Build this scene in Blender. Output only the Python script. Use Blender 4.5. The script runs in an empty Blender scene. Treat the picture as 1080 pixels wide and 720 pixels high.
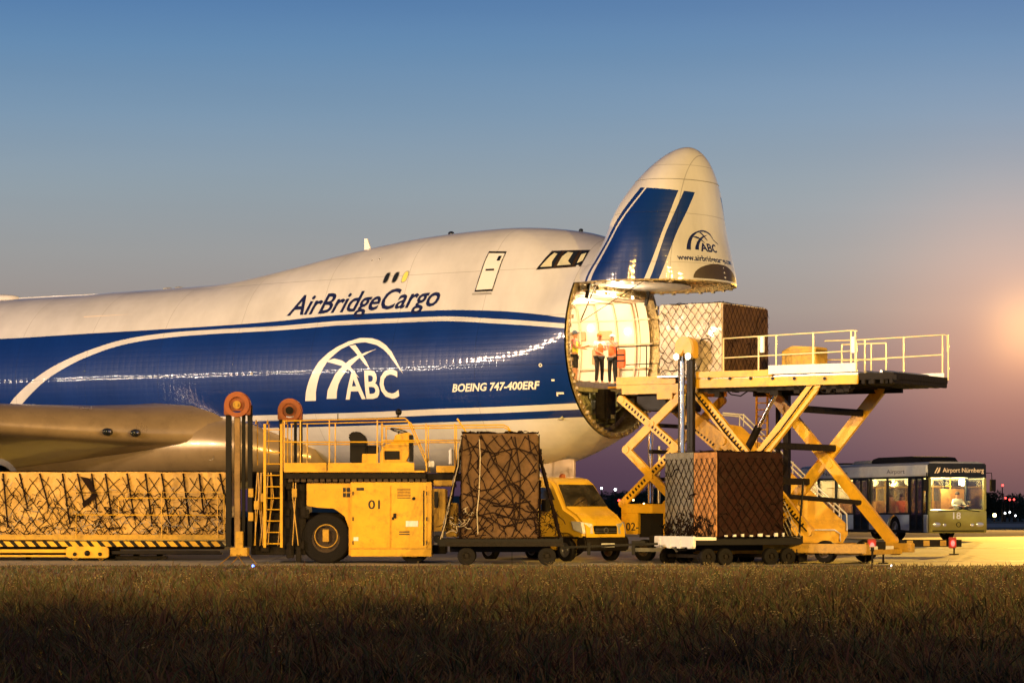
import bpy, bmesh, math, random
import numpy as np
from mathutils import Vector, Matrix
random.seed(7)
R=math.radians
scene=bpy.context.scene
C=scene.collection
F=3000.0; HZ=543.0; CH=1.5
# ---------------------------------------------------------------- terrain profile (grass verge low, apron rises gently for drainage)
def gz(d):
    if d<84: return 0.0
    if d<110:
        t=(d-84)/26.; return .52*(t*t*(3-2*t)*.35+t*.65)
    return .52
# ---------------------------------------------------------------- mesh helper
class MB:
    def __init__(s): s.v=[]; s.f=[]; s.m=[]; s.mi=0
    def add(s,vs,fs):
        o=len(s.v); s.v+= [tuple(p) for p in vs]
        for f in fs: s.f.append([i+o for i in f]); s.m.append(s.mi)
        return s
    def box(s,x0,x1,y0,y1,z0,z1):
        x0,x1=min(x0,x1),max(x0,x1); y0,y1=min(y0,y1),max(y0,y1); z0,z1=min(z0,z1),max(z0,z1)
        return s.add([(x0,y0,z0),(x1,y0,z0),(x1,y1,z0),(x0,y1,z0),(x0,y0,z1),(x1,y0,z1),(x1,y1,z1),(x0,y1,z1)],
          [(0,3,2,1),(4,5,6,7),(0,1,5,4),(1,2,6,5),(2,3,7,6),(3,0,4,7)])
    def beam(s,p,q,w,h,up=(0,0,1)):   # w across, h along 'up'
        p=Vector(p);q=Vector(q);d=(q-p).normalized();u=Vector(up);a=d.cross(u)
        if a.length<1e-4: a=d.cross(Vector((0,1,0)))
        a.normalize();u=a.cross(d).normalized();a*=w/2;u*=h/2
        vs=[p-a-u,p+a-u,p+a+u,p-a+u,q-a-u,q+a-u,q+a+u,q-a+u]
        return s.add(vs,[(0,1,2,3),(7,6,5,4),(0,4,5,1),(1,5,6,2),(2,6,7,3),(3,7,4,0)])
    def tube(s,pts,r,n=8,cap=True):
        pts=[Vector(p) for p in pts]; vs=[];fs=[]
        ref=None
        for i,p in enumerate(pts):
            d=(pts[min(i+1,len(pts)-1)]-pts[max(i-1,0)])
            if d.length<1e-9: d=Vector((0,0,1))
            d.normalize()
            if ref is None: ref=Vector((0,0,1)) if abs(d.z)<.9 else Vector((1,0,0))
            a=d.cross(ref)
            if a.length<1e-3: a=d.cross(Vector((0,1,0)))
            a.normalize(); b=a.cross(d).normalized(); ref=-b if False else ref
            rr=r[i] if isinstance(r,(list,tuple)) else r
            for k in range(n):
                t=2*math.pi*k/n; vs.append(p+a*math.cos(t)*rr+b*math.sin(t)*rr)
        for i in range(len(pts)-1):
            for k in range(n):
                k2=(k+1)%n; fs.append((i*n+k,i*n+k2,(i+1)*n+k2,(i+1)*n+k))
        if cap and n>2: fs.append(tuple(reversed(range(n)))); fs.append(tuple(range((len(pts)-1)*n,len(pts)*n)))
        return s.add(vs,fs)
    def cyl(s,p,q,r,n=16,r2=None): return s.tube([p,q],[r,r if r2 is None else r2],n)
    def ring(s,c,ax,ro,ri,w,n=28):  # annulus along axis
        c=Vector(c);ax=Vector(ax).normalized();a=ax.orthogonal().normalized();b=ax.cross(a)
        vs=[];fs=[]
        for k in range(n):
            t=2*math.pi*k/n; d=a*math.cos(t)+b*math.sin(t)
            vs+=[c+d*ro-ax*w/2,c+d*ro+ax*w/2,c+d*ri+ax*w/2,c+d*ri-ax*w/2]
        for k in range(n):
            k2=(k+1)%n
            for j in range(4): fs.append((k*4+j,k2*4+j,k2*4+(j+1)%4,k*4+(j+1)%4))
        return s.add(vs,fs)
    def prism(s,poly,axis,lo,hi):   # poly 2D; axis 'y': (x,z); 'x': (y,z); 'z': (x,y)
        n=len(poly)
        def mk(p,t): return {'y':(p[0],t,p[1]),'x':(t,p[0],p[1]),'z':(p[0],p[1],t)}[axis]
        vs=[mk(p,lo) for p in poly]+[mk(p,hi) for p in poly]
        fs=[tuple(range(n)),tuple(reversed(range(n,2*n)))]+[(i,i+n,(i+1)%n+n,(i+1)%n) for i in range(n)]
        return s.add(vs,fs)
    def ball(s,c,r,n=10,m=8,sc=(1,1,1)):
        vs=[];fs=[]
        for i in range(m+1):
            ph=math.pi*i/m
            for k in range(n):
                t=2*math.pi*k/n; vs.append((c[0]+r*sc[0]*math.sin(ph)*math.cos(t),c[1]+r*sc[1]*math.sin(ph)*math.sin(t),c[2]+r*sc[2]*math.cos(ph)))
        for i in range(m):
            for k in range(n): fs.append((i*n+k,(i+1)*n+k,(i+1)*n+(k+1)%n,i*n+(k+1)%n))
        return s.add(vs,fs)
    def build(s,name,mat,parent=None,bevel=0,smooth=True,loc=None,angle=35,seg=2):
        me=bpy.data.meshes.new(name)
        me.from_pydata(s.v,[],s.f)
        mats=mat if isinstance(mat,(list,tuple)) else [mat]
        for x in mats: me.materials.append(x)
        me.polygons.foreach_set('material_index',s.m)
        bm=bmesh.new(); bm.from_mesh(me)
        bmesh.ops.remove_doubles(bm,verts=bm.verts,dist=1e-5)
        bmesh.ops.recalc_face_normals(bm,faces=bm.faces)
        if bevel:
            es=[e for e in bm.edges if len(e.link_faces)==2 and e.calc_face_angle(0)>R(30)]
            bmesh.ops.bevel(bm,geom=es,offset=bevel,segments=seg,affect='EDGES',clamp_overlap=True)
        bm.to_mesh(me); bm.free()
        if smooth:
            me.shade_smooth(); me.set_sharp_from_angle(angle=R(angle))
        o=bpy.data.objects.new(name,me); C.objects.link(o)
        if parent is not None: o.parent=parent
        if loc: o.location=loc
        return o
def tag(o,label=None,cat=None,group=None,kind=None):
    if label: o['label']=label
    if cat: o['category']=cat
    if group: o['group']=group
    if kind: o['kind']=kind
    return o
def empty(name,loc,rz,label,cat,group=None):
    o=bpy.data.objects.new(name,None); C.objects.link(o); o.location=loc; o.rotation_euler=(0,0,rz)
    o.empty_display_size=.3
    return tag(o,label,cat,group)
def copy_tree(o,parent=None):
    c=o.copy(); C.objects.link(c)
    if parent is not None: c.parent=parent
    for ch in list(o.children): copy_tree(ch,c)
    return c
# ---------------------------------------------------------------- materials
def node_mat(name):
    m=bpy.data.materials.new(name); m.use_nodes=True; nt=m.node_tree
    return m,nt,nt.nodes['Principled BSDF']
def pm(name,col,rough=.5,metal=0,coat=0,var=.18,scale=3.,bump=0,bscale=20,emit=None,es=0,dirt=0,spec=.5):
    m,nt,b=node_mat(name); N=nt.nodes;L=nt.links
    b.inputs['Roughness'].default_value=rough; b.inputs['Metallic'].default_value=metal; b.inputs['Specular IOR Level'].default_value=spec
    b.inputs['Coat Weight'].default_value=coat; b.inputs['Coat Roughness'].default_value=.08
    tc=N.new('ShaderNodeTexCoord')
    n=N.new('ShaderNodeTexNoise'); n.inputs['Scale'].default_value=scale; n.inputs['Detail'].default_value=6; n.inputs['Roughness'].default_value=.65
    L.new(tc.outputs['Object'],n.inputs['Vector'])
    mr=N.new('ShaderNodeMapRange'); mr.inputs[1].default_value=.3; mr.inputs[2].default_value=.7
    mr.inputs[3].default_value=1-var; mr.inputs[4].default_value=1+var*.5
    L.new(n.outputs['Fac'],mr.inputs[0])
    mx=N.new('ShaderNodeMix'); mx.data_type='RGBA'; mx.blend_type='MULTIPLY'; mx.inputs['Factor'].default_value=1
    mx.inputs['A'].default_value=(*col,1); L.new(mr.outputs[0],mx.inputs['B'])
    out=mx.outputs['Result']
    if dirt:
        n2=N.new('ShaderNodeTexNoise'); n2.inputs['Scale'].default_value=scale*2.3; n2.inputs['Detail'].default_value=10; n2.inputs['Roughness'].default_value=.75
        L.new(tc.outputs['Object'],n2.inputs['Vector'])
        r2=N.new('ShaderNodeMapRange'); r2.inputs[1].default_value=.52; r2.inputs[2].default_value=.72; r2.inputs[4].default_value=dirt
        L.new(n2.outputs['Fac'],r2.inputs[0])
        m2=N.new('ShaderNodeMix'); m2.data_type='RGBA'; L.new(r2.outputs[0],m2.inputs['Factor'])
        L.new(out,m2.inputs['A']); m2.inputs['B'].default_value=(.035,.028,.02,1); out=m2.outputs['Result']
    L.new(out,b.inputs['Base Color'])
    mr2=N.new('ShaderNodeMapRange'); mr2.inputs[3].default_value=max(.02,rough-.1); mr2.inputs[4].default_value=min(1,rough+.12)
    L.new(n.outputs['Fac'],mr2.inputs[0]); L.new(mr2.outputs[0],b.inputs['Roughness'])
    if bump:
        n3=N.new('ShaderNodeTexNoise'); n3.inputs['Scale'].default_value=bscale; n3.inputs['Detail'].default_value=4
        L.new(tc.outputs['Object'],n3.inputs['Vector'])
        bp=N.new('ShaderNodeBump'); bp.inputs['Strength'].default_value=bump; bp.inputs['Distance'].default_value=.05
        L.new(n3.outputs['Fac'],bp.inputs['Height']); L.new(bp.outputs[0],b.inputs['Normal'])
    if emit:
        b.inputs['Emission Color'].default_value=(*emit,1); b.inputs['Emission Strength'].default_value=es
    return m
def glass(name,tint=(.6,.65,.65),alpha=.55,rough=.03):
    m,nt,b=node_mat(name)
    N=nt.nodes;L=nt.links
    t=N.new('ShaderNodeBsdfTransparent'); t.inputs[0].default_value=(*tint,1)
    g=N.new('ShaderNodeBsdfGlossy'); g.inputs['Roughness'].default_value=rough; g.inputs[0].default_value=(1,1,1,1)
    fr=N.new('ShaderNodeLayerWeight'); fr.inputs[0].default_value=.35
    mr=N.new('ShaderNodeMapRange'); mr.inputs[3].default_value=.05; mr.inputs[4].default_value=.8; L.new(fr.outputs['Fresnel'],mr.inputs[0])
    mx=N.new('ShaderNodeMixShader'); L.new(mr.outputs[0],mx.inputs[0]); L.new(t.outputs[0],mx.inputs[1]); L.new(g.outputs[0],mx.inputs[2])
    L.new(mx.outputs[0],N['Material Output'].inputs[0]); return m
Y=(.72,.4,.01)
M=dict(
 hub=pm('dark_hub',(.05,.03,.015),.4,metal=.3,var=.4), post=pm('brown_steel_post',(.26,.16,.06),.4,metal=.4,var=.4,dirt=.4), palerail=pm('pale_yellow_rail',(.8,.68,.38),.4,var=.15), rib=pm('hold_rib',(.58,.45,.32),.5,var=.3),
 yellow=pm('yellow_paint',Y,.38,coat=.3,var=.22,scale=1.1,dirt=.5,bump=.15,bscale=3),
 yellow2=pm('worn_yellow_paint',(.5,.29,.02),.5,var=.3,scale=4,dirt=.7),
 vanyel=pm('van_yellow_paint',(.78,.47,.025),.28,coat=.8,var=.06,scale=1),
 black=pm('black_paint',(.006,.005,.005),.45,var=.3,spec=.2),
 dark=pm('dark_machinery',(.012,.009,.007),.6,spec=.15,var=.5,scale=6,bump=.3,bscale=12),
 rubber=pm('tyre_rubber',(.008,.007,.007),.75,spec=.15,var=.3,scale=8,bump=.2),
 steel=pm('bare_steel',(.42,.41,.4),.35,metal=.9,var=.25,scale=5),
 chrome=pm('chrome_rod',(.8,.8,.8),.12,metal=1,var=.05),
 grey=pm('grey_paint',(.3,.3,.3),.5,var=.2,dirt=.4),
 white=pm('white_paint',(.75,.75,.74),.4,var=.1,dirt=.2),
 offwhite=pm('aircraft_white_part',(.78,.77,.76),.3,coat=.4,var=.04,scale=.6),
 orange=pm('orange_guard_paint',(.3,.075,.012),.45,var=.2,dirt=.3),
 lining=pm('hold_lining',(.74,.62,.5),.5,var=.08,scale=2,bump=.1,bscale=3),
 primer=pm('green_zinc_primer',(.3,.28,.12),.5,metal=.2,var=.5,scale=5,bump=.4,bscale=8,dirt=.5),
 rim=pm('hatch_frame_metal',(.36,.28,.14),.4,metal=.5,var=.6,scale=9,bump=.8,bscale=10,dirt=.7),
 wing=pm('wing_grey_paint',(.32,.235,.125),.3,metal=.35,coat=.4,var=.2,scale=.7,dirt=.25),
 navy=pm('navy_lettering',(.008,.014,.075),.3,coat=.6,var=.05),
 letter=pm('white_lettering',(.78,.78,.78),.3,coat=.4,var=.03),
 blackletter=pm('black_lettering',(.01,.01,.01),.5,var=.1),
 box=pm('brown_cargo_cover',(.11,.058,.024),.5,spec=.2,var=.45,scale=2.4,bump=.5,bscale=5,dirt=.3),
 boxdark=pm('dark_cargo_cover',(.02,.005,.003),.55,spec=.1,var=.4,scale=3,bump=.5,bscale=4,dirt=.35),
 carton=pm('pale_cargo_wrap',(.74,.62,.45),.35,coat=.3,var=.35,scale=3,bump=.6,bscale=5,dirt=.2),
 greywrap=pm('grey_plastic_wrap',(.2,.2,.18),.3,coat=.5,var=.35,scale=5,bump=.9,bscale=6),
 tarp=pm('orange_tan_tarpaulin',(.6,.36,.08),.42,coat=.2,var=.25,scale=2.5,bump=.8,bscale=3.5,dirt=.12),
 net=pm('cargo_net_webbing',(.014,.007,.005),.8,spec=.1,var=.4,scale=10),
 netpale=pm('pale_net_rope',(.4,.34,.25),.8,var=.4,scale=10),
 skin=pm('skin',(.5,.24,.14),.5,var=.1),
 hair=pm('dark_hair',(.03,.018,.01),.6),
 trouser=pm('dark_trousers',(.012,.012,.016),.8),
 jean=pm('blue_denim',(.04,.07,.16),.8),
 vest=pm('orange_safety_vest',(.8,.16,.04),.6,var=.2,scale=12),
 vesty=pm('yellow_safety_vest',(.7,.75,.08),.6,var=.1),
 pink=pm('pink_shirt',(.65,.2,.2),.8), shirt=pm('white_shirt',(.7,.7,.7),.8), cap=pm('blue_cap',(.1,.16,.3),.8),
 buswhite=pm('bus_pale_blue_paint',(.42,.5,.62),.3,coat=.5,var=.06),
 busfront=pm('bus_olive_paint',(.34,.31,.07),.3,coat=.5,var=.1),
 busroof=pm('bus_roof_grey',(.28,.28,.3),.4,var=.15),
 seat=pm('seat_fabric',(.4,.2,.06),.8,var=.3,scale=9),
 lampwarm=pm('warm_lamp_glass',(1,.9,.7),.4,emit=(1,.78,.42),es=14),
 buslamp=pm('bus_ceiling_lamp',(1,.9,.7),.4,emit=(1,.82,.38),es=4),
 red=pm('red_lamp_glass',(.6,.02,.02),.3,emit=(1,.05,.04),es=7),
 redwhite=pm('hot_red_lamp',(1,.4,.4),.3,emit=(1,.45,.4),es=9),
 sodium=pm('sodium_lamp_glass',(1,.7,.3),.4,emit=(1,.55,.16),es=15),
 farwhite=pm('distant_white_lamp',(1,1,1),.4,emit=(.9,.95,1),es=9),
 faryel=pm('distant_yellow_lamp',(1,.8,.4),.4,emit=(1,.62,.18),es=28),
 bluelamp=pm('blue_taxiway_lamp',(.3,.5,1),.4,emit=(.06,.2,1),es=6),
 sign=pm('destination_board',(.01,.01,.01),.3), signlit=pm('lit_sign_letters',(.8,.6,.35),.5,emit=(1,.62,.3),es=.2),
 lens=pm('headlamp_lens',(.85,.85,.85),.15,metal=.5,coat=1,var=.1,scale=20),
 busglass=glass('bus_glass',(.88,.88,.8)), vanglass=pm('van_glass',(.05,.042,.03),.08,var=.9,scale=2.2,coat=.6), glass=glass('clear_glass'), darkglass=pm('dark_window_glass',(.015,.018,.02),.06,coat=1,var=.05),
 bark=pm('bark',(.06,.045,.03),.9,var=.4,scale=2),
 leaf=pm('dusk_foliage',(.045,.06,.025),.8,var=.5,scale=.6),
 engblue=pm('nacelle_blue',(.03,.12,.35),.2,coat=.8,var=.08),
)
# ---------------------------------------------------------------- text
def text_mesh(txt,shear=0.,bold=0.,res=3,space=1.):
    cu=bpy.data.curves.new('lettering','FONT'); cu.body=txt; cu.shear=shear; cu.offset=bold; cu.resolution_u=res; cu.space_character=space
    o=bpy.data.objects.new('lettering',cu); C.objects.link(o)
    dg=bpy.context.evaluated_depsgraph_get(); dg.update()
    me=bpy.data.meshes.new_from_object(o.evaluated_get(dg))
    bpy.data.objects.remove(o); bpy.data.curves.remove(cu)
    return me
def fit_map(me,fn,step=None,fitbox=None,cap=None):
    """me in text plane -> normalised (u 0..1, v in cap heights) -> fn(u,v) world"""
    bm=bmesh.new(); bm.from_mesh(me)
    xs=[v.co.x for v in bm.verts]; x0,x1=min(xs),max(xs)
    capz=.69 if cap is None else cap
    for v in bm.verts: v.co=Vector(((v.co.x-x0)/(x1-x0),v.co.y/capz,0))
    if step:
        for k in range(1,int(1/step)):
            bmesh.ops.bisect_plane(bm,geom=bm.verts[:]+bm.edges[:]+bm.faces[:],plane_co=(k*step,0,0),plane_no=(1,0,0))
        for k in range(-1,4):
            bmesh.ops.bisect_plane(bm,geom=bm.verts[:]+bm.edges[:]+bm.faces[:],plane_co=(0,k*.3,0),plane_no=(0,1,0))
    for v in bm.verts: v.co=Vector(fn(v.co.x,v.co.y))
    bm.to_mesh(me); bm.free(); return me
def put_text(name,txt,fn,mat,parent,shear=0,bold=0,step=None,res=3,space=1.):
    me=fit_map(text_mesh(txt,shear,bold,res,space),fn,step)
    me.materials.clear(); me.materials.append(mat)
    o=bpy.data.objects.new(name,me); C.objects.link(o); o.parent=parent; return o
def flat_text(name,txt,p,du,dv,mat,parent,width,cap,**k):
    p=Vector(p);du=Vector(du);dv=Vector(dv)
    return put_text(name,txt,lambda u,v:p+du*(u*width)+dv*(v*cap),mat,parent,**k)
# ---------------------------------------------------------------- wheel
def wheel(parent,c,r,w,side=-1,name='wheel',rimcol='steel',rr=.55,ax='y'):
    """tyre with rim child; axis along y; side = which way the outer face looks"""
    m=MB()
    prof=[(rr*r,-w/2),(r*.8,-w/2),(r*.94,-w*.46),(r,-w*.34),(r,w*.34),(r*.94,w*.46),(r*.8,w/2),(rr*r,w/2)]
    n=32; vs=[];fs=[]
    def P(a,q,t): 
        return (a*math.cos(t),q,a*math.sin(t)) if ax=='y' else (q,a*math.cos(t),a*math.sin(t))
    for k in range(n):
        for a,q in prof: vs.append(P(a,q,2*math.pi*k/n))
    L=len(prof)
    for k in range(n):
        k2=(k+1)%n
        for j in range(L): fs.append((k*L+j,k2*L+j,k2*L+(j+1)%L,k*L+(j+1)%L))
    m.add(vs,fs); o=m.build(name,M['rubber'],parent,loc=c)
    h=MB(); e=side
    def Q(x,y,z): return (x,y,z) if ax=='y' else (y,x,z)
    h.ring((0,0,0),Q(0,1,0),rr*r*1.02,rr*r*.86,w*.9,24)
    h.cyl(Q(0,e*w*.12,0),Q(0,e*w*.2,0),rr*r*.9,24)
    h.cyl(Q(0,e*w*.2,0),Q(0,e*w*.42,0),rr*r*.35,16)
    for k in range(8):
        t=2*math.pi*k/8; h.cyl(Q(rr*r*.6*math.cos(t),e*w*.2,rr*r*.6*math.sin(t)),Q(rr*r*.6*math.cos(t),e*w*.26,rr*r*.6*math.sin(t)),rr*r*.07,6)
    h.build('rim',M[rimcol],o)
    return o
def rails(m,pts,r=.022):
    m.tube(pts,r,6)
# ---------------------------------------------------------------- nets
def net_on_faces(mb,faces,sp=.34,r=.012,jit=.05,extra=0,seed=1):
    """faces: (origin, uvec, vvec, normal). diamonds of rope lying just off each face"""
    rnd=random.Random(seed)
    for (o,u,v,n) in faces:
        o=Vector(o);u=Vector(u);v=Vector(v);n=Vector(n)
        W=u.length;H=v.length;uu=u/W;vv=v/H
        def P(a,b,k=0): return o+uu*min(max(a,0),W)+vv*min(max(b,0),H)+n*(.018+k)
        for sgn in (1,-1):
            c=-H
            while c<W+H:
                pts=[];b=0
                while b<=H+.001:
                    a=c+b*.75 if sgn>0 else c+H-b*.75
                    if -.02<=a<=W+.02: pts.append(P(a+rnd.uniform(-jit,jit),b+rnd.uniform(-jit,jit)*.5,rnd.uniform(0,.012)))
                    b+=sp*.6
                if len(pts)>1: mb.tube(pts,r,4,False)
                c+=sp
        for k in range(extra):
            a=rnd.uniform(0,W);b=rnd.uniform(0,H*.95)**1.0
            if rnd.random()<.65: b*=.5
            pts=[P(a,b,.01)]
            an=rnd.uniform(0,6.28)
            for j in range(rnd.randint(3,8)):
                an+=rnd.uniform(-.9,.9); a+=math.cos(an)*.11; b+=math.sin(an)*.11
                pts.append(P(a,b,rnd.uniform(0,.06)))
            mb.tube(pts,r*rnd.choice((.9,1.3,1.9)),4,False)
def lumpy_box(w,d,h,amp=.03,n=.16,seed=3,taper=0):
    """box w x d x h standing on z=0, centre in xy, surface gently dented"""
    bm=bmesh.new(); bmesh.ops.create_cube(bm,size=1)
    for v in bm.verts: v.co=Vector((v.co.x*w,v.co.y*d,(v.co.z+.5)*h))
    bmesh.ops.bevel(bm,geom=bm.edges[:],offset=.035,segments=2,affect='EDGES')
    for k in range(1,int(w/n)): bmesh.ops.bisect_plane(bm,geom=bm.verts[:]+bm.edges[:]+bm.faces[:],plane_co=(-w/2+k*n,0,0),plane_no=(1,0,0))
    for k in range(1,int(d/n)): bmesh.ops.bisect_plane(bm,geom=bm.verts[:]+bm.edges[:]+bm.faces[:],plane_co=(0,-d/2+k*n,0),plane_no=(0,1,0))
    for k in range(1,int(h/n)): bmesh.ops.bisect_plane(bm,geom=bm.verts[:]+bm.edges[:]+bm.faces[:],plane_co=(0,0,k*n),plane_no=(0,0,1))
    from mathutils import noise
    for v in bm.verts:
        q=noise.noise_vector(v.co*1.6+Vector((seed*7.3,0,0)))+noise.noise_vector(v.co*4+Vector((seed*3.3,5,0)))*.4
        k=min(1,v.co.z/.2)
        v.co+=Vector((q.x*amp*k,q.y*amp*k,q.z*amp*.6*k))
        v.co.x*=1-taper*v.co.z/h; v.co.y*=1-taper*v.co.z/h
    m=MB(); bm.verts.index_update()
    m.add([tuple(v.co) for v in bm.verts],[[v.index for v in f.verts] for f in bm.faces]); bm.free()
    return m
# ---------------------------------------------------------------- people
def skin_mesh(name,verts,edges,radii,mat,parent,root=0,sub=1):
    me=bpy.data.meshes.new(name); me.from_pydata([tuple(v) for v in verts],edges,[])
    o=bpy.data.objects.new(name,me); C.objects.link(o)
    md=o.modifiers.new('Skin','SKIN'); md.use_smooth_shade=True
    sv=me.skin_vertices[0].data
    for i,r in enumerate(radii):
        sv[i].radius=(r,r) if not isinstance(r,tuple) else r
        sv[i].use_root=(i==root)
    ms=o.modifiers.new('Sub','SUBSURF'); ms.levels=sub; ms.render_levels=sub
    dg=bpy.context.evaluated_depsgraph_get(); dg.update()
    nm=bpy.data.meshes.new_from_object(o.evaluated_get(dg)); bpy.data.objects.remove(o)
    nm.name=name; nm.materials.clear(); nm.materials.append(mat)
    for p in nm.polygons: p.use_smooth=True; p.material_index=0
    q=bpy.data.objects.new(name,nm); C.objects.link(q); q.parent=parent; return q
def person(loc,rz,label,pose='stand',top='shirt',legs='trouser',hat=None,vest=None,armL=None,armR=None,group=None,long=True,longsleeve=False,h=1.75):
    e=empty('person',loc,rz,label,'person',group); s=h/1.75
    J=dict(pel=(0,0,.95),sp=(0,.0,1.12),ch=(0,0,1.34),nk=(0,.01,1.49),hd=(0,-.015,1.585),tp=(0,-.005,1.68),
      sl=(.17,0,1.42),sr=(-.17,0,1.42),hl=(.09,0,.9),hr=(-.09,0,.9),
      kl=(.1,-.02,.5),kr=(-.1,-.02,.5),al=(.11,.02,.09),ar=(-.11,.02,.09),tl=(.13,-.15,.04),tr=(-.13,-.15,.04))
    if pose=='sit':
        for k in ('kl','kr'): J[k]=(J[k][0],-.42,.93)
        for k in ('al','ar'): J[k]=(J[k][0],-.45,.5)
        for k in ('tl','tr'): J[k]=(J[k][0],-.6,.46)
    if pose=='stride':
        J['kl']=(.09,-.12,.5);J['al']=(.1,-.1,.09);J['tl']=(.11,-.27,.04);J['kr']=(-.09,.06,.5);J['ar']=(-.1,.16,.1);J['tr']=(-.11,.0,.04)
    armL=armL or ((.23,.02,1.16),(.25,-.06,.93)); armR=armR or ((-.23,.02,1.16),(-.25,-.06,.93))
    V=[];E=[];Rr=[]
    def a(p,r,par=None):
        V.append(Vector(p)*s);Rr.append(r*s if not isinstance(r,tuple) else (r[0]*s,r[1]*s))
        if par is not None: E.append((par,len(V)-1))
        return len(V)-1
    pel=a(J['pel'],(.14,.1)); sp=a(J['sp'],(.13,.095),pel); ch=a(J['ch'],(.155,.105),sp); nk=a(J['nk'],.055,ch); hd=a(J['hd'],(.072,.085),nk); tp=a(J['tp'],(.07,.08),hd)
    for S,arm in (('l',armL),('r',armR)):
        sh=a(J['s'+S],.06,ch); el=a(arm[0],.043,sh); wr=a(arm[1],.028,el)
        d=(Vector(arm[1])-Vector(arm[0])).normalized(); sd=d.cross(Vector((0,0,1)));sd=sd.normalized() if sd.length>.1 else Vector((1,0,0))
        pm_=a(Vector(arm[1])+d*.07,(.034,.022),wr)
        for k,(ln) in enumerate((.07,.085,.08,.06)):
            f=a(Vector(arm[1])+d*.1+sd*(-.027+.018*k),.009,pm_); a(Vector(arm[1])+d*(.1+ln*.5)+sd*(-.03+.02*k)+Vector((0,0,-.005)),.008,f)
        th=a(Vector(arm[1])+d*.05+sd*(-.045),.01,pm_)
        hp=a(J['h'+S],.085,pel); kn=a(J['k'+S],.055,hp); an=a(J['a'+S],.037,kn); a(J['t'+S],.04,an)
    skin_mesh('body',V,E,Rr,M['skin'],e)
    # clothes: one skinned shell each
    V=[];E=[];Rr=[]
    pel=a(J['pel'],(.155,.115)); sp=a(J['sp'],(.148,.11),pel); ch=a(J['ch'],(.172,.122),sp); tpc=a(Vector(J['nk'])-Vector((0,0,.035)),.075,ch)
    for S,arm in (('l',armL),('r',armR)):
        sh=a(J['s'+S],.073,ch); k=.98 if longsleeve else .6; el=a(Vector(J['s'+S]).lerp(Vector(arm[0]),k),.055,sh)
        if longsleeve: a(Vector(arm[0]).lerp(Vector(arm[1]),.92),.038,el)
    skin_mesh('shirt',V,E,Rr,M[top],e)
    if vest:
        V=[];E=[];Rr=[]
        pel=a(Vector(J['pel'])+Vector((0,0,.0)),(.168,.128)); sp=a(J['sp'],(.165,.125),pel); ch=a(J['ch'],(.186,.136),sp); tpc=a(Vector(J['nk'])-Vector((0,0,.05)),.078,ch)
        vo=skin_mesh('safety_vest',V,E,Rr,M[vest],e)
    V=[];E=[];Rr=[]
    pel=a(Vector(J['pel'])+Vector((0,0,.04)),(.15,.112))
    for S in 'lr':
        hp=a(J['h'+S],.098,pel); kn=a(J['k'+S],.072,hp)
        if long: a(Vector(J['k'+S]).lerp(Vector(J['a'+S]),.93),.055,kn)
    skin_mesh('trousers',V,E,Rr,M[legs],e)
    m=MB()
    for S in 'lr':
        p,q=Vector(J['a'+S])*s,Vector(J['t'+S])*s; m.beam(p+Vector((0,.05,-.05)),q+Vector((0,-.03,-.01)),.09*s,.075*s)
    m.build('shoes',M['black'],e,bevel=.02)
    hc=Vector(J['hd'])*s+Vector((0,0,.045*s))
    m=MB(); 
    for k in (-1,1):
        m.ball((hc.x+k*.03*s,hc.y-.083*s,hc.z-.015*s),.011*s,6,5)
    m.build('eyes',M['black'],e)
    m=MB(); m.ball((hc.x,hc.y-.092*s,hc.z-.04*s),.016*s,6,5,(.8,1,1.3)); 
    for k in(-1,1): m.ball((hc.x+k*.08*s,hc.y,hc.z-.03*s),.02*s,6,5,(.4,.8,1.2))
    m.build('face_features',M['skin'],e)
    m=MB(); m.ball((hc.x,hc.y+.02*s,hc.z+.045*s),.098*s,14,10,(.88,1.0,.85))
    m.build('cap' if hat else 'hair',M[hat or 'hair'],e)
    if hat: MB().ball((hc.x,hc.y-.1*s,hc.z+.04*s),.07*s,10,6,(1,1,.18)).build('cap_peak',M[hat],e)
    return e
def W(px,py,d): return Vector(((px-540)*d/F,d,CH+(HZ-py)*d/F))
import math
def interp(t, xs, ys):
    if t<=xs[0]: return ys[0]
    if t>=xs[-1]: return ys[-1]
    for i in range(len(xs)-1):
        if t<=xs[i+1]:
            u=(t-xs[i])/(xs[i+1]-xs[i])
            # catmull-rom monotone-ish
            m0=(ys[i+1]-ys[i-1])/(xs[i+1]-xs[i-1]) if i>0 else (ys[1]-ys[0])/(xs[1]-xs[0])
            m1=(ys[i+2]-ys[i])/(xs[i+2]-xs[i]) if i+2<len(xs) else (ys[-1]-ys[-2])/(xs[-1]-xs[-2])
            h=xs[i+1]-xs[i]
            return (2*u**3-3*u*u+1)*ys[i]+(u**3-2*u*u+u)*h*m0+(-2*u**3+3*u*u)*ys[i+1]+(u**3-u*u)*h*m1
ZT=([0,1,3,5,7.5,10,12.5,15,17,20,26,45],[10.33,10.6,10.84,10.84,10.68,10.36,9.94,9.58,9.50,9.46,9.40,9.40])
ZB=([0,1,2,4,6,45],[3.95,3.45,3.12,2.92,2.9,2.9])
R1=([0,1,2,4,45],[3.05,3.12,3.2,3.25,3.25])
R2=([0,8,12,17,45],[2.4,2.4,2.75,3.25,3.25])
def sec(s):
    zt,zb,r1,r2=interp(s,*ZT),interp(s,*ZB),interp(s,*R1),interp(s,*R2)
    return zb+r1,r1,max(zt-r2,zb+r1),r2
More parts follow.
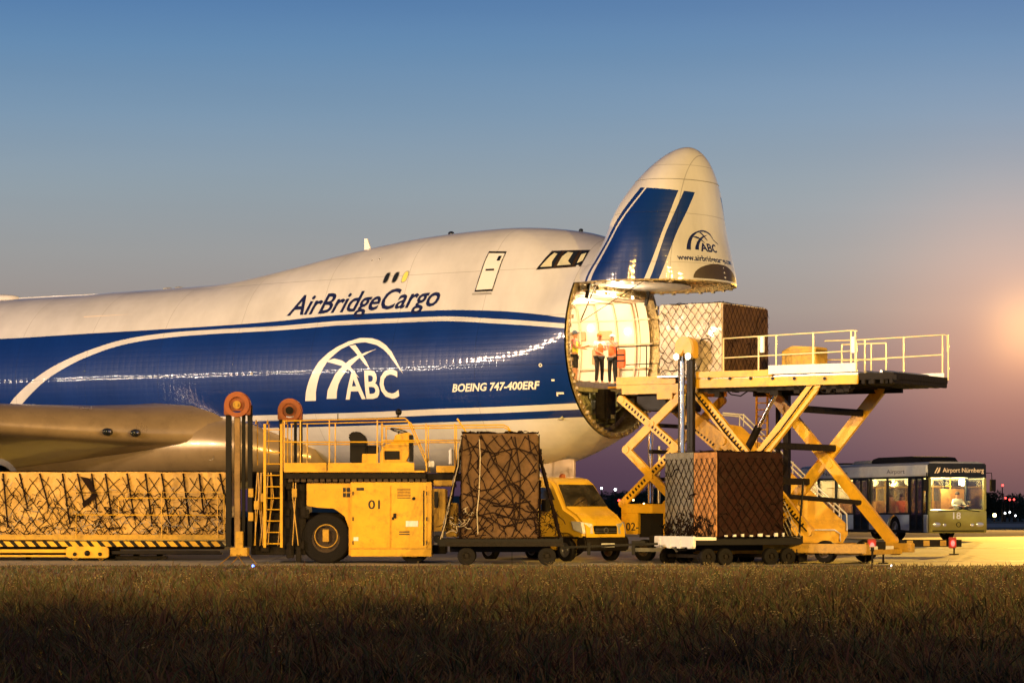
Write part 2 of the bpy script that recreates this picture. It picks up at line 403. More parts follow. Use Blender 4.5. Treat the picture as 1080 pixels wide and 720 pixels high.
def halfw(s,z):
    c1,r1,c2,r2=sec(s)
    def cw(c,r): return math.sqrt(max(0,r*r-(z-c)**2))
    d=c2-c1
    if d<1e-4: return cw(c1,r1)
    # tangent line between circles
    sn=(r1-r2)/d; sn=min(.999,max(-.999,sn)); cs=math.sqrt(1-sn*sn)
    za=c1+r1*sn; zb_=c2+r2*sn
    if z<=za: return cw(c1,r1)
    if z>=zb_: return cw(c2,r2)
    t=(z-za)/(zb_-za)
    return r1*cs+(r2*cs-r1*cs)*t
TH=math.radians(32); CF=math.cos(TH); SF=math.sin(TH)
def world(s,q,z): # q starboard
    return 3.24-CF*s-SF*q, 91+SF*s-CF*q, z
# ================================================================ AIRCRAFT (local frame: x forward, y to port, z up)
AX,AY=3.24,91.0
air=empty('cargo_aircraft',(AX,AY,0),-TH,'huge white and blue jumbo freighter parked on the apron with its nose door swung up','aircraft')
def skin_pt(s,z,off=0.0): return (-s,-(halfw(s,z)+off),z)
HZD=8.77
def curve_node(nt,pts,x0,x1,y0,y1,src):
    N=nt.nodes;L=nt.links
    mr=N.new('ShaderNodeMapRange'); mr.inputs[1].default_value=x0; mr.inputs[2].default_value=x1; L.new(src,mr.inputs[0])
    fc=N.new('ShaderNodeFloatCurve'); cv=fc.mapping.curves[0]
    P=[((x-x0)/(x1-x0),(y-y0)/(y1-y0)) for x,y in pts]; P.sort()
    cv.points[0].location=P[0]; cv.points[1].location=P[-1]
    for p in P[1:-1]: cv.points.new(*p)
    for p in cv.points: p.handle_type='AUTO_CLAMPED'
    fc.mapping.update(); L.new(mr.outputs[0],fc.inputs['Value'])
    m2=N.new('ShaderNodeMapRange'); m2.inputs[3].default_value=y0; m2.inputs[4].default_value=y1; m2.clamp=False; L.new(fc.outputs[0],m2.inputs[0])
    return m2.outputs[0]
def mth(nt,op,a,b=None,clamp=False):
    n=nt.nodes.new('ShaderNodeMath'); n.operation=op; n.use_clamp=clamp
    for i,v in enumerate((a,b)):
        if v is None: continue
        if isinstance(v,(int,float)): n.inputs[i].default_value=v
        else: nt.links.new(v,n.inputs[i])
    return n.outputs[0]
def band(nt,v,lo,hi):
    return mth(nt,'MULTIPLY',mth(nt,'GREATER_THAN',v,lo),mth(nt,'LESS_THAN',v,hi))
def paint(nt,b,isblue,stripe=None):
    N=nt.nodes;L=nt.links
    tc=N.new('ShaderNodeTexCoord')
    n=N.new('ShaderNodeTexNoise'); n.inputs['Scale'].default_value=.7; n.inputs['Detail'].default_value=7; n.inputs['Roughness'].default_value=.6
    mp=N.new('ShaderNodeMapping'); mp.inputs['Scale'].default_value=(1,1,.35); L.new(tc.outputs['Object'],mp.inputs[0]); L.new(mp.outputs[0],n.inputs['Vector'])
    mr=N.new('ShaderNodeMapRange'); mr.inputs[1].default_value=.3;mr.inputs[2].default_value=.7;mr.inputs[3].default_value=.8;mr.inputs[4].default_value=1.04; L.new(n.outputs['Fac'],mr.inputs[0])
    mx=N.new('ShaderNodeMix'); mx.data_type='RGBA'; L.new(isblue,mx.inputs['Factor'])
    mx.inputs['A'].default_value=(.64,.65,.68,1); mx.inputs['B'].default_value=(.0025,.027,.185,1)
    m2=N.new('ShaderNodeMix'); m2.data_type='RGBA'; m2.blend_type='MULTIPLY'; m2.inputs['Factor'].default_value=1
    L.new(mx.outputs['Result'],m2.inputs['A']); L.new(mr.outputs[0],m2.inputs['B'])
    # panel joints and rivet lines of the riveted skin
    br=N.new('ShaderNodeTexBrick'); br.inputs['Scale'].default_value=1; br.inputs['Brick Width'].default_value=3.2; br.inputs['Row Height'].default_value=1.55
    br.inputs['Mortar Size'].default_value=.009; br.inputs['Mortar Smooth'].default_value=.3; br.offset=.0
    sw=N.new('ShaderNodeSeparateXYZ'); L.new(tc.outputs['Object'],sw.inputs[0]); cb=N.new('ShaderNodeCombineXYZ'); L.new(sw.outputs[0],cb.inputs[0]); L.new(sw.outputs[2],cb.inputs[1])
    L.new(cb.outputs[0],br.inputs['Vector'])
    br.inputs['Color1'].default_value=(1,1,1,1);br.inputs['Color2'].default_value=(1,1,1,1);br.inputs['Mortar'].default_value=(.55,.55,.55,1)
    m3=N.new('ShaderNodeMix'); m3.data_type='RGBA'; m3.blend_type='MULTIPLY'; m3.inputs['Factor'].default_value=.85
    L.new(m2.outputs['Result'],m3.inputs['A']); L.new(br.outputs['Color'],m3.inputs['B'])
    L.new(m3.outputs['Result'],b.inputs['Base Color'])
    # frames and stringers telegraph through the thin skin as faint quilting
    wx=mth(nt,'SINE',mth(nt,'MULTIPLY',sw.outputs[0],2*math.pi/.51)); wz=mth(nt,'SINE',mth(nt,'MULTIPLY',sw.outputs[2],2*math.pi/.36))
    n4=N.new('ShaderNodeTexNoise'); n4.inputs['Scale'].default_value=1.4; n4.inputs['Detail'].default_value=2; L.new(tc.outputs['Object'],n4.inputs['Vector'])
    hgt=mth(nt,'ADD',mth(nt,'MULTIPLY',mth(nt,'POWER',mth(nt,'ABSOLUTE',wx),6.),-.0016),mth(nt,'ADD',mth(nt,'MULTIPLY',mth(nt,'POWER',mth(nt,'ABSOLUTE',wz),6.),-.0010),mth(nt,'MULTIPLY',n4.outputs['Fac'],.012)))
    hgt=mth(nt,'ADD',hgt,mth(nt,'MULTIPLY',br.outputs['Fac'],-.002))
    bp=N.new('ShaderNodeBump'); bp.inputs['Strength'].default_value=.9; bp.inputs['Distance'].default_value=1; L.new(hgt,bp.inputs['Height'])
    L.new(bp.outputs[0],b.inputs['Normal']); L.new(bp.outputs[0],b.inputs['Coat Normal'])
    b.inputs['Roughness'].default_value=.38; b.inputs['Specular IOR Level'].default_value=.2; b.inputs['Coat Weight'].default_value=.7; b.inputs['Coat Roughness'].default_value=.07
    return sw
m,nt,b=node_mat('fuselage_livery')
tc=nt.nodes.new('ShaderNodeTexCoord'); sp=nt.nodes.new('ShaderNodeSeparateXYZ'); nt.links.new(tc.outputs['Object'],sp.inputs[0])
sx=mth(nt,'MULTIPLY',sp.outputs[0],-1); zz=sp.outputs[2]
c1=curve_node(nt,[(0,7.63),(1.3,7.82),(2.8,7.97),(5.4,8.07),(8.4,8.07),(11.8,7.93),(15.8,7.85),(19.7,7.8),(23.5,7.75),(30,7.7)],0,30,4,9,sx)
am=curve_node(nt,[(0,7.38),(2.3,7.6),(5.3,7.79),(8.3,7.79),(11,7.71),(14.9,7.66),(16.2,7.6),(17.57,7.46),(18.88,7.17),(20.2,6.72),(21.2,6.25),(21.8,5.88),(22.4,5.45),(23.4,4.6),(24.2,4.2),(30,4)],0,30,4,9,sx)
aw=curve_node(nt,[(0,.075),(14,.08),(17,.09),(19,.11),(20.5,.15),(22,.22),(24,.3),(30,.3)],0,30,0,1,sx)
bl=mth(nt,'LESS_THAN',zz,c1)
arc=mth(nt,'LESS_THAN',mth(nt,'ABSOLUTE',mth(nt,'SUBTRACT',zz,am)),aw)
c3=curve_node(nt,[(0,5.0),(2,4.93),(5,4.89),(7,4.85),(13,4.82),(22,4.8),(30,4.8)],0,30,4,9,sx)
low=mth(nt,'SUBTRACT',c3,zz)
blue=mth(nt,'MULTIPLY',mth(nt,'MULTIPLY',bl,mth(nt,'SUBTRACT',1,arc)),mth(nt,'LESS_THAN',low,0))
blue=mth(nt,'ADD',blue,band(nt,low,.19,.42),True)
paint(nt,b,blue); M['livery']=m
# ---- fuselage shell
def fus_ring(s,n=96):
    c1_,r1_,c2_,r2_=sec(s); zb=c1_-r1_; zt=c2_+r2_
    pts=[]
    for k in range(n+1):
        t=k/n; z=zb+(zt-zb)*(1-math.cos(math.pi*t))/2; pts.append((-halfw(s,z),z))
    ring=[(y,z) for y,z in pts]+[(-y,z) for y,z in reversed(pts[1:-1])]
    return ring
fm=MB(); ss=[0,.25,.5,.75,1,1.5,2,2.5,3,3.5,4]+[4+.6*k for k in range(1,64)]
rings=[fus_ring(s) for s in ss]; n=len(rings[0])
vs=[(-s,y,z) for s,rg in zip(ss,rings) for y,z in rg]
fs=[(i*n+k,i*n+(k+1)%n,(i+1)*n+(k+1)%n,(i+1)*n+k) for i in range(len(ss)-1) for k in range(n)]
fs.append(tuple((len(ss)-1)*n+k for k in range(n)))
fm.add(vs,fs)
fus=fm.build('fuselage',M['livery'],air,angle=60)
# ---- flight deck front, overhanging the hatch
fd=MB(); A=[0,-.35,-.7,-1.05,-1.4,-1.75,-2.05,-2.3,-2.5]; ZF=[10.33,10.2,10.03,9.84,9.62,9.37,9.13,8.94,8.8]
WF=[1,.985,.955,.91,.84,.74,.6,.4,.1]; vs=[];fs=[];nn=40
for a_,zt_,wf in zip(A,ZF,WF):
    for k in range(nn+1):
        t=-1+2*k/nn; 
        # profile from starboard hatch sill over the top to port sill
        ph=math.pi*(k/nn); zl=HZD+(zt_-HZD)*math.sin(ph)**.75 if 0<k<nn else HZD
        zr=HZD+(10.33-HZD)*((zl-HZD)/max(zt_-HZD,.01)); w=halfw(0,min(zr,10.329))*wf
        if k==nn//2: w=0
        vs.append((-a_, (-w if k<nn/2 else w), zl))
n2=nn+1
for i in range(len(A)-1):
    for k in range(nn): fs.append((i*n2+k,i*n2+k+1,(i+1)*n2+k+1,(i+1)*n2+k))
    fs.append((i*n2,(i+1)*n2,(i+1)*n2+nn,i*n2+nn))
fd.add(vs,fs); fd.build('flight_deck_front',M['livery'],air,angle=50)
# ---- patches lying on the skin
def patch(name,poly,mat,off=.012,step=.22,parent=None,thick=0,sgn=1):
    bm=bmesh.new(); f=bm.faces.new([bm.verts.new((p[0],p[1],0)) for p in poly])
    xs=[p[0] for p in poly];ys=[p[1] for p in poly]
    g=lambda: bm.verts[:]+bm.edges[:]+bm.faces[:]
    k=min(xs)+step
    while k<max(xs): bmesh.ops.bisect_plane(bm,geom=g(),plane_co=(k,0,0),plane_no=(1,0,0)); k+=step
    k=min(ys)+step
    while k<max(ys): bmesh.ops.bisect_plane(bm,geom=g(),plane_co=(0,k,0),plane_no=(0,1,0)); k+=step
    bmesh.ops.triangulate(bm,faces=bm.faces[:])
    for v in bm.verts:
        p=skin_pt(v.co.x,v.co.y,off); v.co=Vector((p[0],p[1]*sgn,p[2]))
    me=bpy.data.meshes.new(name); bm.to_mesh(me); bm.free(); me.materials.append(mat)
    o=bpy.data.objects.new(name,me); C.objects.link(o); o.parent=parent or air; return o
def outline(poly,w):  # frame polygon (closed strip) as list of quads
    c=[sum(p[0] for p in poly)/len(poly),sum(p[1] for p in poly)/len(poly)]
    out=[]
    for i in range(len(poly)):
        a,b_=poly[i],poly[(i+1)%len(poly)]
        def inn(p):
            d=math.hypot(c[0]-p[0],c[1]-p[1]); k=w/d*1.3; return (p[0]+(c[0]-p[0])*k,p[1]+(c[1]-p[1])*k)
        out.append([a,b_,inn(b_),inn(a)])
    return out
def strip_patch(name,quads,mat,off,parent):
    m=MB()
    for q in quads:
        N=6
        for i in range(N):
            t0,t1=i/N,(i+1)/N
            L2=lambda a,b_,t:(a[0]+(b_[0]-a[0])*t,a[1]+(b_[1]-a[1])*t)
            m.add([skin_pt(*L2(q[0],q[1],t0),off),skin_pt(*L2(q[0],q[1],t1),off),skin_pt(*L2(q[3],q[2],t1),off),skin_pt(*L2(q[3],q[2],t0),off)],[(0,1,2,3)])
    return m.build(name,mat,parent,smooth=False)
# upper deck door
dq=[(3.66,8.62),(3.52,9.96),(2.84,9.92),(2.98,8.62)]
dr=patch('upper_deck_door',dq,M['offwhite'],.006)
strip_patch('door_seal',outline(dq,.055),M['black'],.012,dr)
patch('door_window',[(3.1,9.62),(3.08,9.78),(2.96,9.78),(2.98,9.62)],M['darkglass'],.016,parent=dr)
patch('door_handle',[(3.42,9.3),(3.42,9.36),(3.1,9.36),(3.1,9.3)],M['black'],.016,parent=dr)
patch('door_step',[(3.72,8.52),(3.72,8.58),(3.0,8.58),(3.0,8.52)],M['grey'],.02,parent=dr)
for k,(s0) in enumerate((7.28,6.92,6.54)):
    q=[]
    for j in range(14):
        t=2*math.pi*j/14; q.append((s0+.115*math.copysign(abs(math.cos(t))**.7,math.cos(t))-.05*math.sin(t),9.25+.2*math.copysign(abs(math.sin(t))**.7,math.sin(t))))
    wfr=patch('window',q,M['grey'],.006)
    patch('window_pane',[(s0+(a_-s0)*.78,9.25+(c_-9.25)*.85) for a_,c_ in q],M['darkglass'] if k<2 else pm('lit_cabin_window',(.6,.5,.1),.2,emit=(1,.7,.12),es=.35),.011,parent=wfr)
# cockpit glazing
cw=[[(1.52,9.27),(1.2,9.84),(.86,9.84),(.95,9.3)],[(.86,9.31),(.78,9.84),(.32,9.84),(.35,9.34)],[(.26,9.34),(.24,9.84),(.02,9.84),(.02,9.36)]]
fr=patch('cockpit_window_frame',[(1.56,9.25),(1.22,9.87),(.01,9.87),(.01,9.3)],M['hub'],.006,step=.15)
litw=pm('cockpit_glow_paint',(.25,.2,.1),.12,coat=.8,var=.8,scale=3,emit=(1,.7,.3),es=.6)
for q in cw:
    cwo=patch('cockpit_window',q,M['darkglass'],.014,step=.12,parent=fr)
for pl in ([(1.42,9.34),(1.2,9.68),(1.1,9.8),(.98,9.76),(1.06,9.5),(1.02,9.34)],[(.84,9.36),(.78,9.66),(.66,9.81),(.48,9.78),(.52,9.5),(.38,9.38)],[(.2,9.42),(.19,9.72),(.06,9.76),(.05,9.5)]): patch('cockpit_glow_patch',pl,litw,.018,step=.12,parent=fr)  # glowing patches laid over the panes, standing in for the lit interior
# small vents and marks
for (s0,z0,r0) in ((.85,6.18,.06),(8.2,9.9,.05),(7.9,9.93,.05),(12,6.2,.05)):
    rg=patch('static_port',[(s0+r0*math.cos(t*.5236),z0+r0*math.sin(t*.5236)) for t in range(12)],M['letter'],.006)
    patch('port_hole',[(s0+r0*.5*math.cos(t*.5236),z0+r0*.5*math.sin(t*.5236)) for t in range(12)],M['black'],.01,parent=rg)
for (s0,z0,w0) in ((.55,5.68,.1),(.48,5.28,.22),(.5,5.22,.05)):
    patch('caution_mark',[(s0,z0),(s0,z0+.06),(s0-w0,z0+.06),(s0-w0,z0)],M['letter'],.008)
# lettering
put_text('lettering','AirBridgeCargo',lambda u,v:skin_pt(10.98-6.02*u,8.13+.1*u+v*.66,.012),M['navy'],air,shear=.3,bold=.016,step=.02)
put_text('lettering','BOEING 747-400ERF',lambda u,v:skin_pt(4.08-3.15*u,5.42+.03*u+v*.235,.012),M['letter'],air,shear=.3,bold=.03,step=.05)
def lg(X,Yy):
    px_=280+X/3.13; py_=230+Yy/3.13
    return (9.89-(px_-322)*.0377,5.24+(423-py_)*.0306)
put_text('lettering','ABC',lambda u,v:skin_pt(lg(268+176*u,598)[0],lg(0,599-v*90)[1],.014),M['letter'],air,bold=.02,step=.04)
LOGO=[[(132,603),(138,575),(150,540),(165,505),(185,472),(212,445),(240,425),(275,408),(310,398),(350,400),(378,410),(400,425),(422,448),(440,480),(462,523),(436,488),(415,460),(395,440),(370,424),(330,413),(300,415),(280,421),(255,433),(235,450),(215,470),(200,495),(188,520),(180,545),(172,575),(168,603)],
 [(205,598),(212,570),(225,545),(240,517),(260,495),(285,472),(310,457),(340,446),(372,437),(345,450),(320,464),(298,484),(280,503),(262,528),(250,550),(242,575),(238,598)],
 [(205,472),(235,464),(262,472),(292,495),(320,532),(288,506),(262,490),(235,482)],
 [(280,424),(300,420),(325,452),(340,474),(354,502),(336,486),(318,464),(298,440)]]
for k,pl in enumerate(LOGO): patch('arc_emblem',[lg(*p) for p in pl],M['letter'],.010+.001*k,step=.15)
# ---- hatch rim, hold lining, floor
def inner(s,z,t): return max(0,halfw(s,z)-t)
rm=MB(); vs=[];fs=[];K=70
zs=[3.95+(HZD-3.95)*(1-math.cos(math.pi*k/K*.5)) if False else 3.95+(HZD-3.95)*(k/K)**1.6 for k in range(K+1)]
prof=[(-y,z) for z in reversed(zs) for y in (halfw(0,z),)]
loop=[(-halfw(0,z),z) for z in reversed(zs)]+[(halfw(0,z),z) for z in zs[1:]]
def inset(p,t):
    y,z=p; c=7.0; d=math.hypot(y,z-c); return (y*(1-t/d),c+(z-c)*(1-t/d))
nl=len(loop)
for (dx,t) in ((.06,.0),(.10,.05),(.10,.17),(-.5,.2),(-.55,.32)):
    for p in loop: q=inset(p,t) if t else p; vs.append((dx,q[0],q[1]))
for i in range(4):
    for k in range(nl-1): fs.append((i*nl+k,i*nl+k+1,(i+1)*nl+k+1,(i+1)*nl+k))
rm.add(vs,fs)
rnd=random.Random(5)
for k in range(4,nl-4,3):
    p=inset(loop[k],.11); rm.box(.1,.1+rnd.uniform(.05,.12),p[0]-.05,p[0]+.05,p[1]-rnd.uniform(.03,.07),p[1]+.05)
rm.build('hatch_frame',M['rim'],air)
ln=MB(); vs=[];fs=[]; FL=5.68; CL=8.45
prl=[]
for k in range(25):
    z=FL+(CL-FL)*k/24; prl.append((-inner(0,z,.3),z))
lp=prl+[(-y,z) for y,z in reversed(prl)]
for s in (0.2,3,7,14,20):
    for y,z in lp:
        vs.append((-s,y,z))
q=len(lp)
for i in range(4):
    for k in range(q-1): fs.append((i*q+k,i*q+k+1,(i+1)*q+k+1,(i+1)*q+k))
fs.append(tuple(4*q+k for k in range(q)))
ln.add(vs,fs)
ln.build('hold_lining',M['lining'],air); ln=MB()
for s in (.7,1.4,2.1,2.8,3.5,4.2,4.9,5.6,6.3,7,7.7,8.4):
    for y,z in ((1,0),): 
        for k in range(q-1):
            a_,b_=lp[k],lp[k+1]; ln.beam((-s,a_[0]*.985,a_[1]),(-s,b_[0]*.985,b_[1]),.07,.06,up=(1,0,0))
for z in (6.3,7.1,7.9): 
    for s_ in (-1,1): ln.box(-9,-.1,s_*inner(0,z,.33)-.03,s_*inner(0,z,.33)+.03,z,z+.05)
ln.build('hold_ribs',M['rib'],air)
fl=MB(); fl.box(-20,.05,-2.55,2.55,FL-.16,FL)
for k in range(-4,5): fl.box(-19,.1,k*.55-.05,k*.55+.05,FL,FL+.04)
fl.build('hold_floor',M['steel'],air,smooth=False)
lm=MB(); lm.box(.0,-12,-2.1,2.1,CL+.02,CL+.08); lm.build('hold_ceiling',M['lining'],air)
hd=MB(); hd.box(-.3,.05,-2.35,2.35,CL+.05,HZD-.01)
for y in np.linspace(-2.2,2.2,9): hd.box(.05,.12,y-.04,y+.04,CL+.06,HZD-.02)
hd.tube([(.15,-2.3,8.55),(.18,0,8.62),(.15,2.3,8.55)],.035,8); hd.build('hatch_header',M['rim'],air)
for (x,y,z,r_) in ((.2,-.35,8.52,.09),(.2,.9,8.5,.05),(.2,-1.3,8.5,.05)):
    mm=MB(); mm.ball((x,y,z),r_,12,8,(.7,1.2,1)); mm.build('hold_lamp',M['lampwarm'],air)
for x,y in ((-1,0),(-2.6,-.9),(-2.6,.9),(-4.4,0),(-6.2,-.9),(-6.2,.9),(-8,0)):
    mm=MB(); mm.box(x-.3,x+.3,y-.1,y+.1,CL-.03,CL+.01); mm.build('hold_lamp',M['lampwarm'],air)
for (s_,z_) in ((1.0,7.55),(2.4,7.7),(3.9,7.6),(5.4,7.7)):
    y_=inner(0,z_,.3)-.05; mm=MB(); mm.ball((-s_,y_,z_),.1,12,8,(1,.5,1)); mm.build('hold_lamp',M['lampwarm'],air)
# wall fittings in the hold
TF=pm('tan_fitting',(.42,.26,.14),.5)
for s_,z_,w_,h_ in ((1.2,5.95,.2,.6),(2.9,5.9,.3,.5),(4.2,6.0,.2,.6),(5.5,5.9,.3,.5),(1.6,7.3,.5,.3),(2.6,7.3,.6,.3),(3.8,7.25,.5,.35),(2,6.5,.35,.5),(3.2,6.6,.3,.4),(4.6,6.6,.4,.5),(5.6,7.3,.5,.3)):
    y=inner(0,z_,.3)-.03; wf=MB(); wf.box(-s_,-s_-w_,y-.04,y+.03,z_,z_+h_); wf.build('wall_fitting',TF,air,bevel=.02)
# under-floor bay seen below the sill
ub=MB(); bp_=[]
for z in np.linspace(4.15,FL-.17,14): bp_.append((-inner(0,z,.2),z))
ub.prism(bp_+[(-y,z) for y,z in reversed(bp_)],'x',-1.0,-.9)
for k in range(9):
    y=-2.2+k*.55; ub.box(-.9,-.55,y-.03,y+.03,4.5,5.5)
for (y,z,w,h_) in ((-1.6,5.0,.5,.3),(-.9,4.7,.3,.5),(0,4.6,.6,.35),(.8,5.0,.4,.3),(1.5,4.9,.4,.4)): ub.box(-.85,-.3,y,y+w,z,z+h_)
for k in range(7):
    y=rnd.uniform(-2,2); ub.tube([(-.4,y,5.4),(-.2,y+.2,5.0),(-.3,y-.1,4.6+.1*k%.4)],.025,6)
ub.box(-.9,.1,-2.5,2.5,FL-.3,FL-.17)
ub.build('under_floor_bay',M['primer'],air,smooth=False)
sb=MB(); sb.box(.0,.35,-1.15,-.75,4.55,FL-.2); sb.box(.02,.3,-.72,-.35,4.7,FL-.25); sb.box(.35,.4,-1.1,-1.0,4.4,FL-.2); sb.cyl((.3,-.2,5.3),(.5,-.2,5.3),.12)
sb.build('loading_winch',M['dark'],air,bevel=.02)
# ---- raised nose door
DXC=([0,1,2,3,4.3],[2.02,1.96,2.03,2.28,2.7])
def dsec(a):
    k=math.sqrt(max(0,1-(a/4.3)**2)); q=min(1,a/1.8); q=q*q*(3-2*q)
    h_=1-.1*(a/4.3)**3; return interp(a,*DXC),2.04*k*(1-.13*q)*h_,2.78*k**1.12*h_
def dpt(a,t,off=0,sg=-1):
    xc,ax_,w_=dsec(a)
    fe=math.sqrt(max(0,1-(2*t-1)**2)); fc=halfw(0,3.95+min(t,.9999)*4.82)/3.05
    k=min(1,a/1.5); k=k*k*(3-2*k); f=fc*(1-k)+fe*k
    return (xc+ax_*(1-2*t)+off*.3, sg*(w_*f+off), HZD+a)
da=MB(); vs=[];fs=[]; AA=[0,.15,.3,.45]+[4.299*math.sin(math.pi/2*k/44) for k in range(5,45)]; nt_=60
tt=[(1-math.cos(math.pi*k/nt_))/2 for k in range(nt_+1)]
wrap=[]
for a_ in AA:
    for t in tt: vs.append(dpt(a_,t)); wrap.append(t)
    for t in reversed(tt): vs.append(dpt(a_,t,sg=1)); wrap.append(t)
n=2*(nt_+1)
for i in range(len(AA)-1):
    for k in range(n): fs.append((i*n+k,i*n+(k+1)%n,(i+1)*n+(k+1)%n,(i+1)*n+k))
m,nt,b=node_mat('nose_door_livery')
at=nt.nodes.new('ShaderNodeAttribute'); at.attribute_name='wrap'; tcn=nt.nodes.new('ShaderNodeTexCoord'); s3=nt.nodes.new('ShaderNodeSeparateXYZ'); nt.links.new(tcn.outputs['Object'],s3.inputs[0])
t=at.outputs['Fac']; bl=None; ha=mth(nt,'SUBTRACT',s3.outputs[2],HZD)
for lo,hi in (((.861,.675,.495),(.886,.727,.567)),((.37,.207,.1425),(.822,.645,.47)),((.275,.12,.04),(.332,.182,.103))):
    L1=curve_node(nt,list(zip((0,1.5,2.9),lo))+[(4.3,max(0,lo[2]-.06))],0,4.3,0,1,ha); H1=curve_node(nt,list(zip((0,1.5,2.9),hi))+[(4.3,hi[2]-.06)],0,4.3,0,1,ha)
    x=mth(nt,'MULTIPLY',mth(nt,'GREATER_THAN',t,L1),mth(nt,'LESS_THAN',t,H1)); bl=x if bl is None else mth(nt,'ADD',bl,x,True)
bl=mth(nt,'MULTIPLY',bl,mth(nt,'LESS_THAN',mth(nt,'ADD',ha,mth(nt,'MULTIPLY',t,-.25)),2.75))
paint(nt,b,bl); M['doorlivery']=m
me=bpy.data.meshes.new('nose_door'); me.from_pydata(vs,[],fs); me.materials.append(m)
at_=me.attributes.new('wrap','FLOAT','POINT'); at_.data.foreach_set('value',wrap)
bm=bmesh.new(); bm.from_mesh(me); bmesh.ops.recalc_face_normals(bm,faces=bm.faces); bm.to_mesh(me); bm.free()
me.shade_smooth(); me.set_sharp_from_angle(angle=R(50))
nd=bpy.data.objects.new('nose_door',me); C.objects.link(nd); nd.parent=air
# radome joint
jt=MB(); jp=[dpt(3.15,x,.004) for x in tt]+[dpt(3.15,x,.004,1) for x in reversed(tt)]; jt.tube(jp,.012,4,False); jt.build('radome_joint',M['grey'],nd)
# rim and inner skin of the door
ri=MB(); vs=[];fs=[]
lo_=[dpt(0,x) for x in tt]+[dpt(0,x,0,1) for x in reversed(tt)]
cx=2.2
def ins(p,t_): d=math.hypot(p[0]-cx,p[1]); k=1-t_/d; return (cx+(p[0]-cx)*k,p[1]*k)
for dz,t_ in ((-.0,0),(-.05,.0),(-.05,.14),(.05,.2),(.5,.45),(1.2,.9),(1.2,2.0)):
    for p in lo_: q=ins(p,t_) if t_ else (p[0],p[1]); vs.append((q[0],q[1],HZD+dz))
n=len(lo_)
for i in range(6):
    for k in range(n): fs.append((i*n+k,i*n+(k+1)%n,(i+1)*n+(k+1)%n,(i+1)*n+k))
fs.append(tuple(6*n+k for k in range(n)))
ri.add(vs,fs)
for k in range(3,n,5):
    p=ins(lo_[k],.07); ri.box(p[0]-.05,p[0]+.05,p[1]-.05,p[1]+.05,HZD-.05-rnd.uniform(.02,.05),HZD-.05)
ri.build('door_rim',M['rim'],nd)
# door lettering : u runs round the section, v up
def arcwrap(a,u):  # u metres along the ring from t=0 (front centre line, keel) towards starboard
    T=[k/200*.5 for k in range(201)]; acc=0; last=dpt(a,0)
    for x in T[1:]:
        p=dpt(a,x); d=math.hypot(p[0]-last[0],p[1]-last[1])
        if acc+d>=u: return x-(1-(u-acc)/d)*(T[1])
        acc+=d; last=p
    return .5
def on_door(U0,wd,a0,hh):
    def f(u,v):
        a=a0+v*hh; un=U0-wd*u
        return dpt(a,arcwrap(a,max(0,un)),.012) if un>=0 else dpt(a,arcwrap(a,-un),.012,1)
    return f
put_text('lettering','www.airbridgecargo.com',on_door(1.95,2.75,.6,.17),M['navy'],nd,bold=.02,step=.04)
put_text('lettering','ABC',on_door(.95,.9,.92,.25),M['navy'],nd,bold=.03,step=.08)
def dlg(X,Yy): # uses the same emblem
    return (1.55-(X-132)/310*1.5, .93+(603-Yy)/205*.66)
def dpatch(pl,name,mat,off):
    bm=bmesh.new(); bm.faces.new([bm.verts.new((*p,0)) for p in pl])
    xs=[p[0] for p in pl];ys=[p[1] for p in pl]
    k=min(xs)+.12
    while k<max(xs): bmesh.ops.bisect_plane(bm,geom=bm.verts[:]+bm.edges[:]+bm.faces[:],plane_co=(k,0,0),plane_no=(1,0,0)); k+=.12
    k=min(ys)+.15
    while k<max(ys): bmesh.ops.bisect_plane(bm,geom=bm.verts[:]+bm.edges[:]+bm.faces[:],plane_co=(0,k,0),plane_no=(0,1,0)); k+=.15
    bmesh.ops.triangulate(bm,faces=bm.faces[:])
    for v in bm.verts:
        a,u=v.co.y,v.co.x; v.co=Vector(dpt(a,arcwrap(a,abs(u)),off,-1 if u>=0 else 1))
    me=bpy.data.meshes.new(name); bm.to_mesh(me); bm.free(); me.materials.append(mat)
    o=bpy.data.objects.new(name,me); C.objects.link(o); o.parent=nd
for k,pl in enumerate(LOGO): dpatch([dlg(*p) for p in pl],'arc_emblem',M['navy'],.01+.001*k)
dpatch([(1.25*math.cos(math.pi*k/16)+.25,.05+.5*math.sin(math.pi*k/16)) for k in range(17)],'mouth_arch',pm('dark_mouth_arch',(.05,.035,.02),.5),.008)  # the dark of the mouth opening, painted on as an arch
# hinge links
for y in (-1.9,1.9): hl=MB(); hl.beam((.12,y,8.3),(.35,y,9.3),.06,.1); hl.build('hinge_link',M['black'],air)
st=MB(); st.tube([(.25,-1.55,8.72),(.1,-2.2,7.6)],.02,6); st.tube([(2.6,-2.6,8.7),(.3,-2.6,7.5)],.012,6); st.build('door_stay',M['black'],air)
# ---- antennas and beacons on the crown
def fin(s,h,c,name='antenna'):
    z=interp(s,*ZT); m=MB(); m.prism([(-s-c*.5,z-.03),(-s+c*.5,z-.03),(-s-c*.1,z+h),(-s-c*.45,z+h)],'y',-.02,.02); m.build(name,M['offwhite'],air)
fin(9.55,.4,.3)
for s,r_ in ((6.2,.09),(1.2,.06)):
    z=interp(s,*ZT); mm=MB(); mm.ball((-s,0,z+.03),r_,12,8,(1.4,.8,1)); mm.build('beacon',M['darkglass'],air)
for s in (17.6,18.1):
    z=interp(s,*ZT); mm=MB(); mm.ball((-s,-.1,z),.16,12,8,(1.2,.6,.35)); mm.build('antenna',M['grey'],air)
z=interp(26.2,*ZT); mm=MB(); mm.ball((-26.2,0,z+.05),.9,16,8,(1.2,.4,.2)); mm.build('satcom_fairing',M['offwhite'],air)
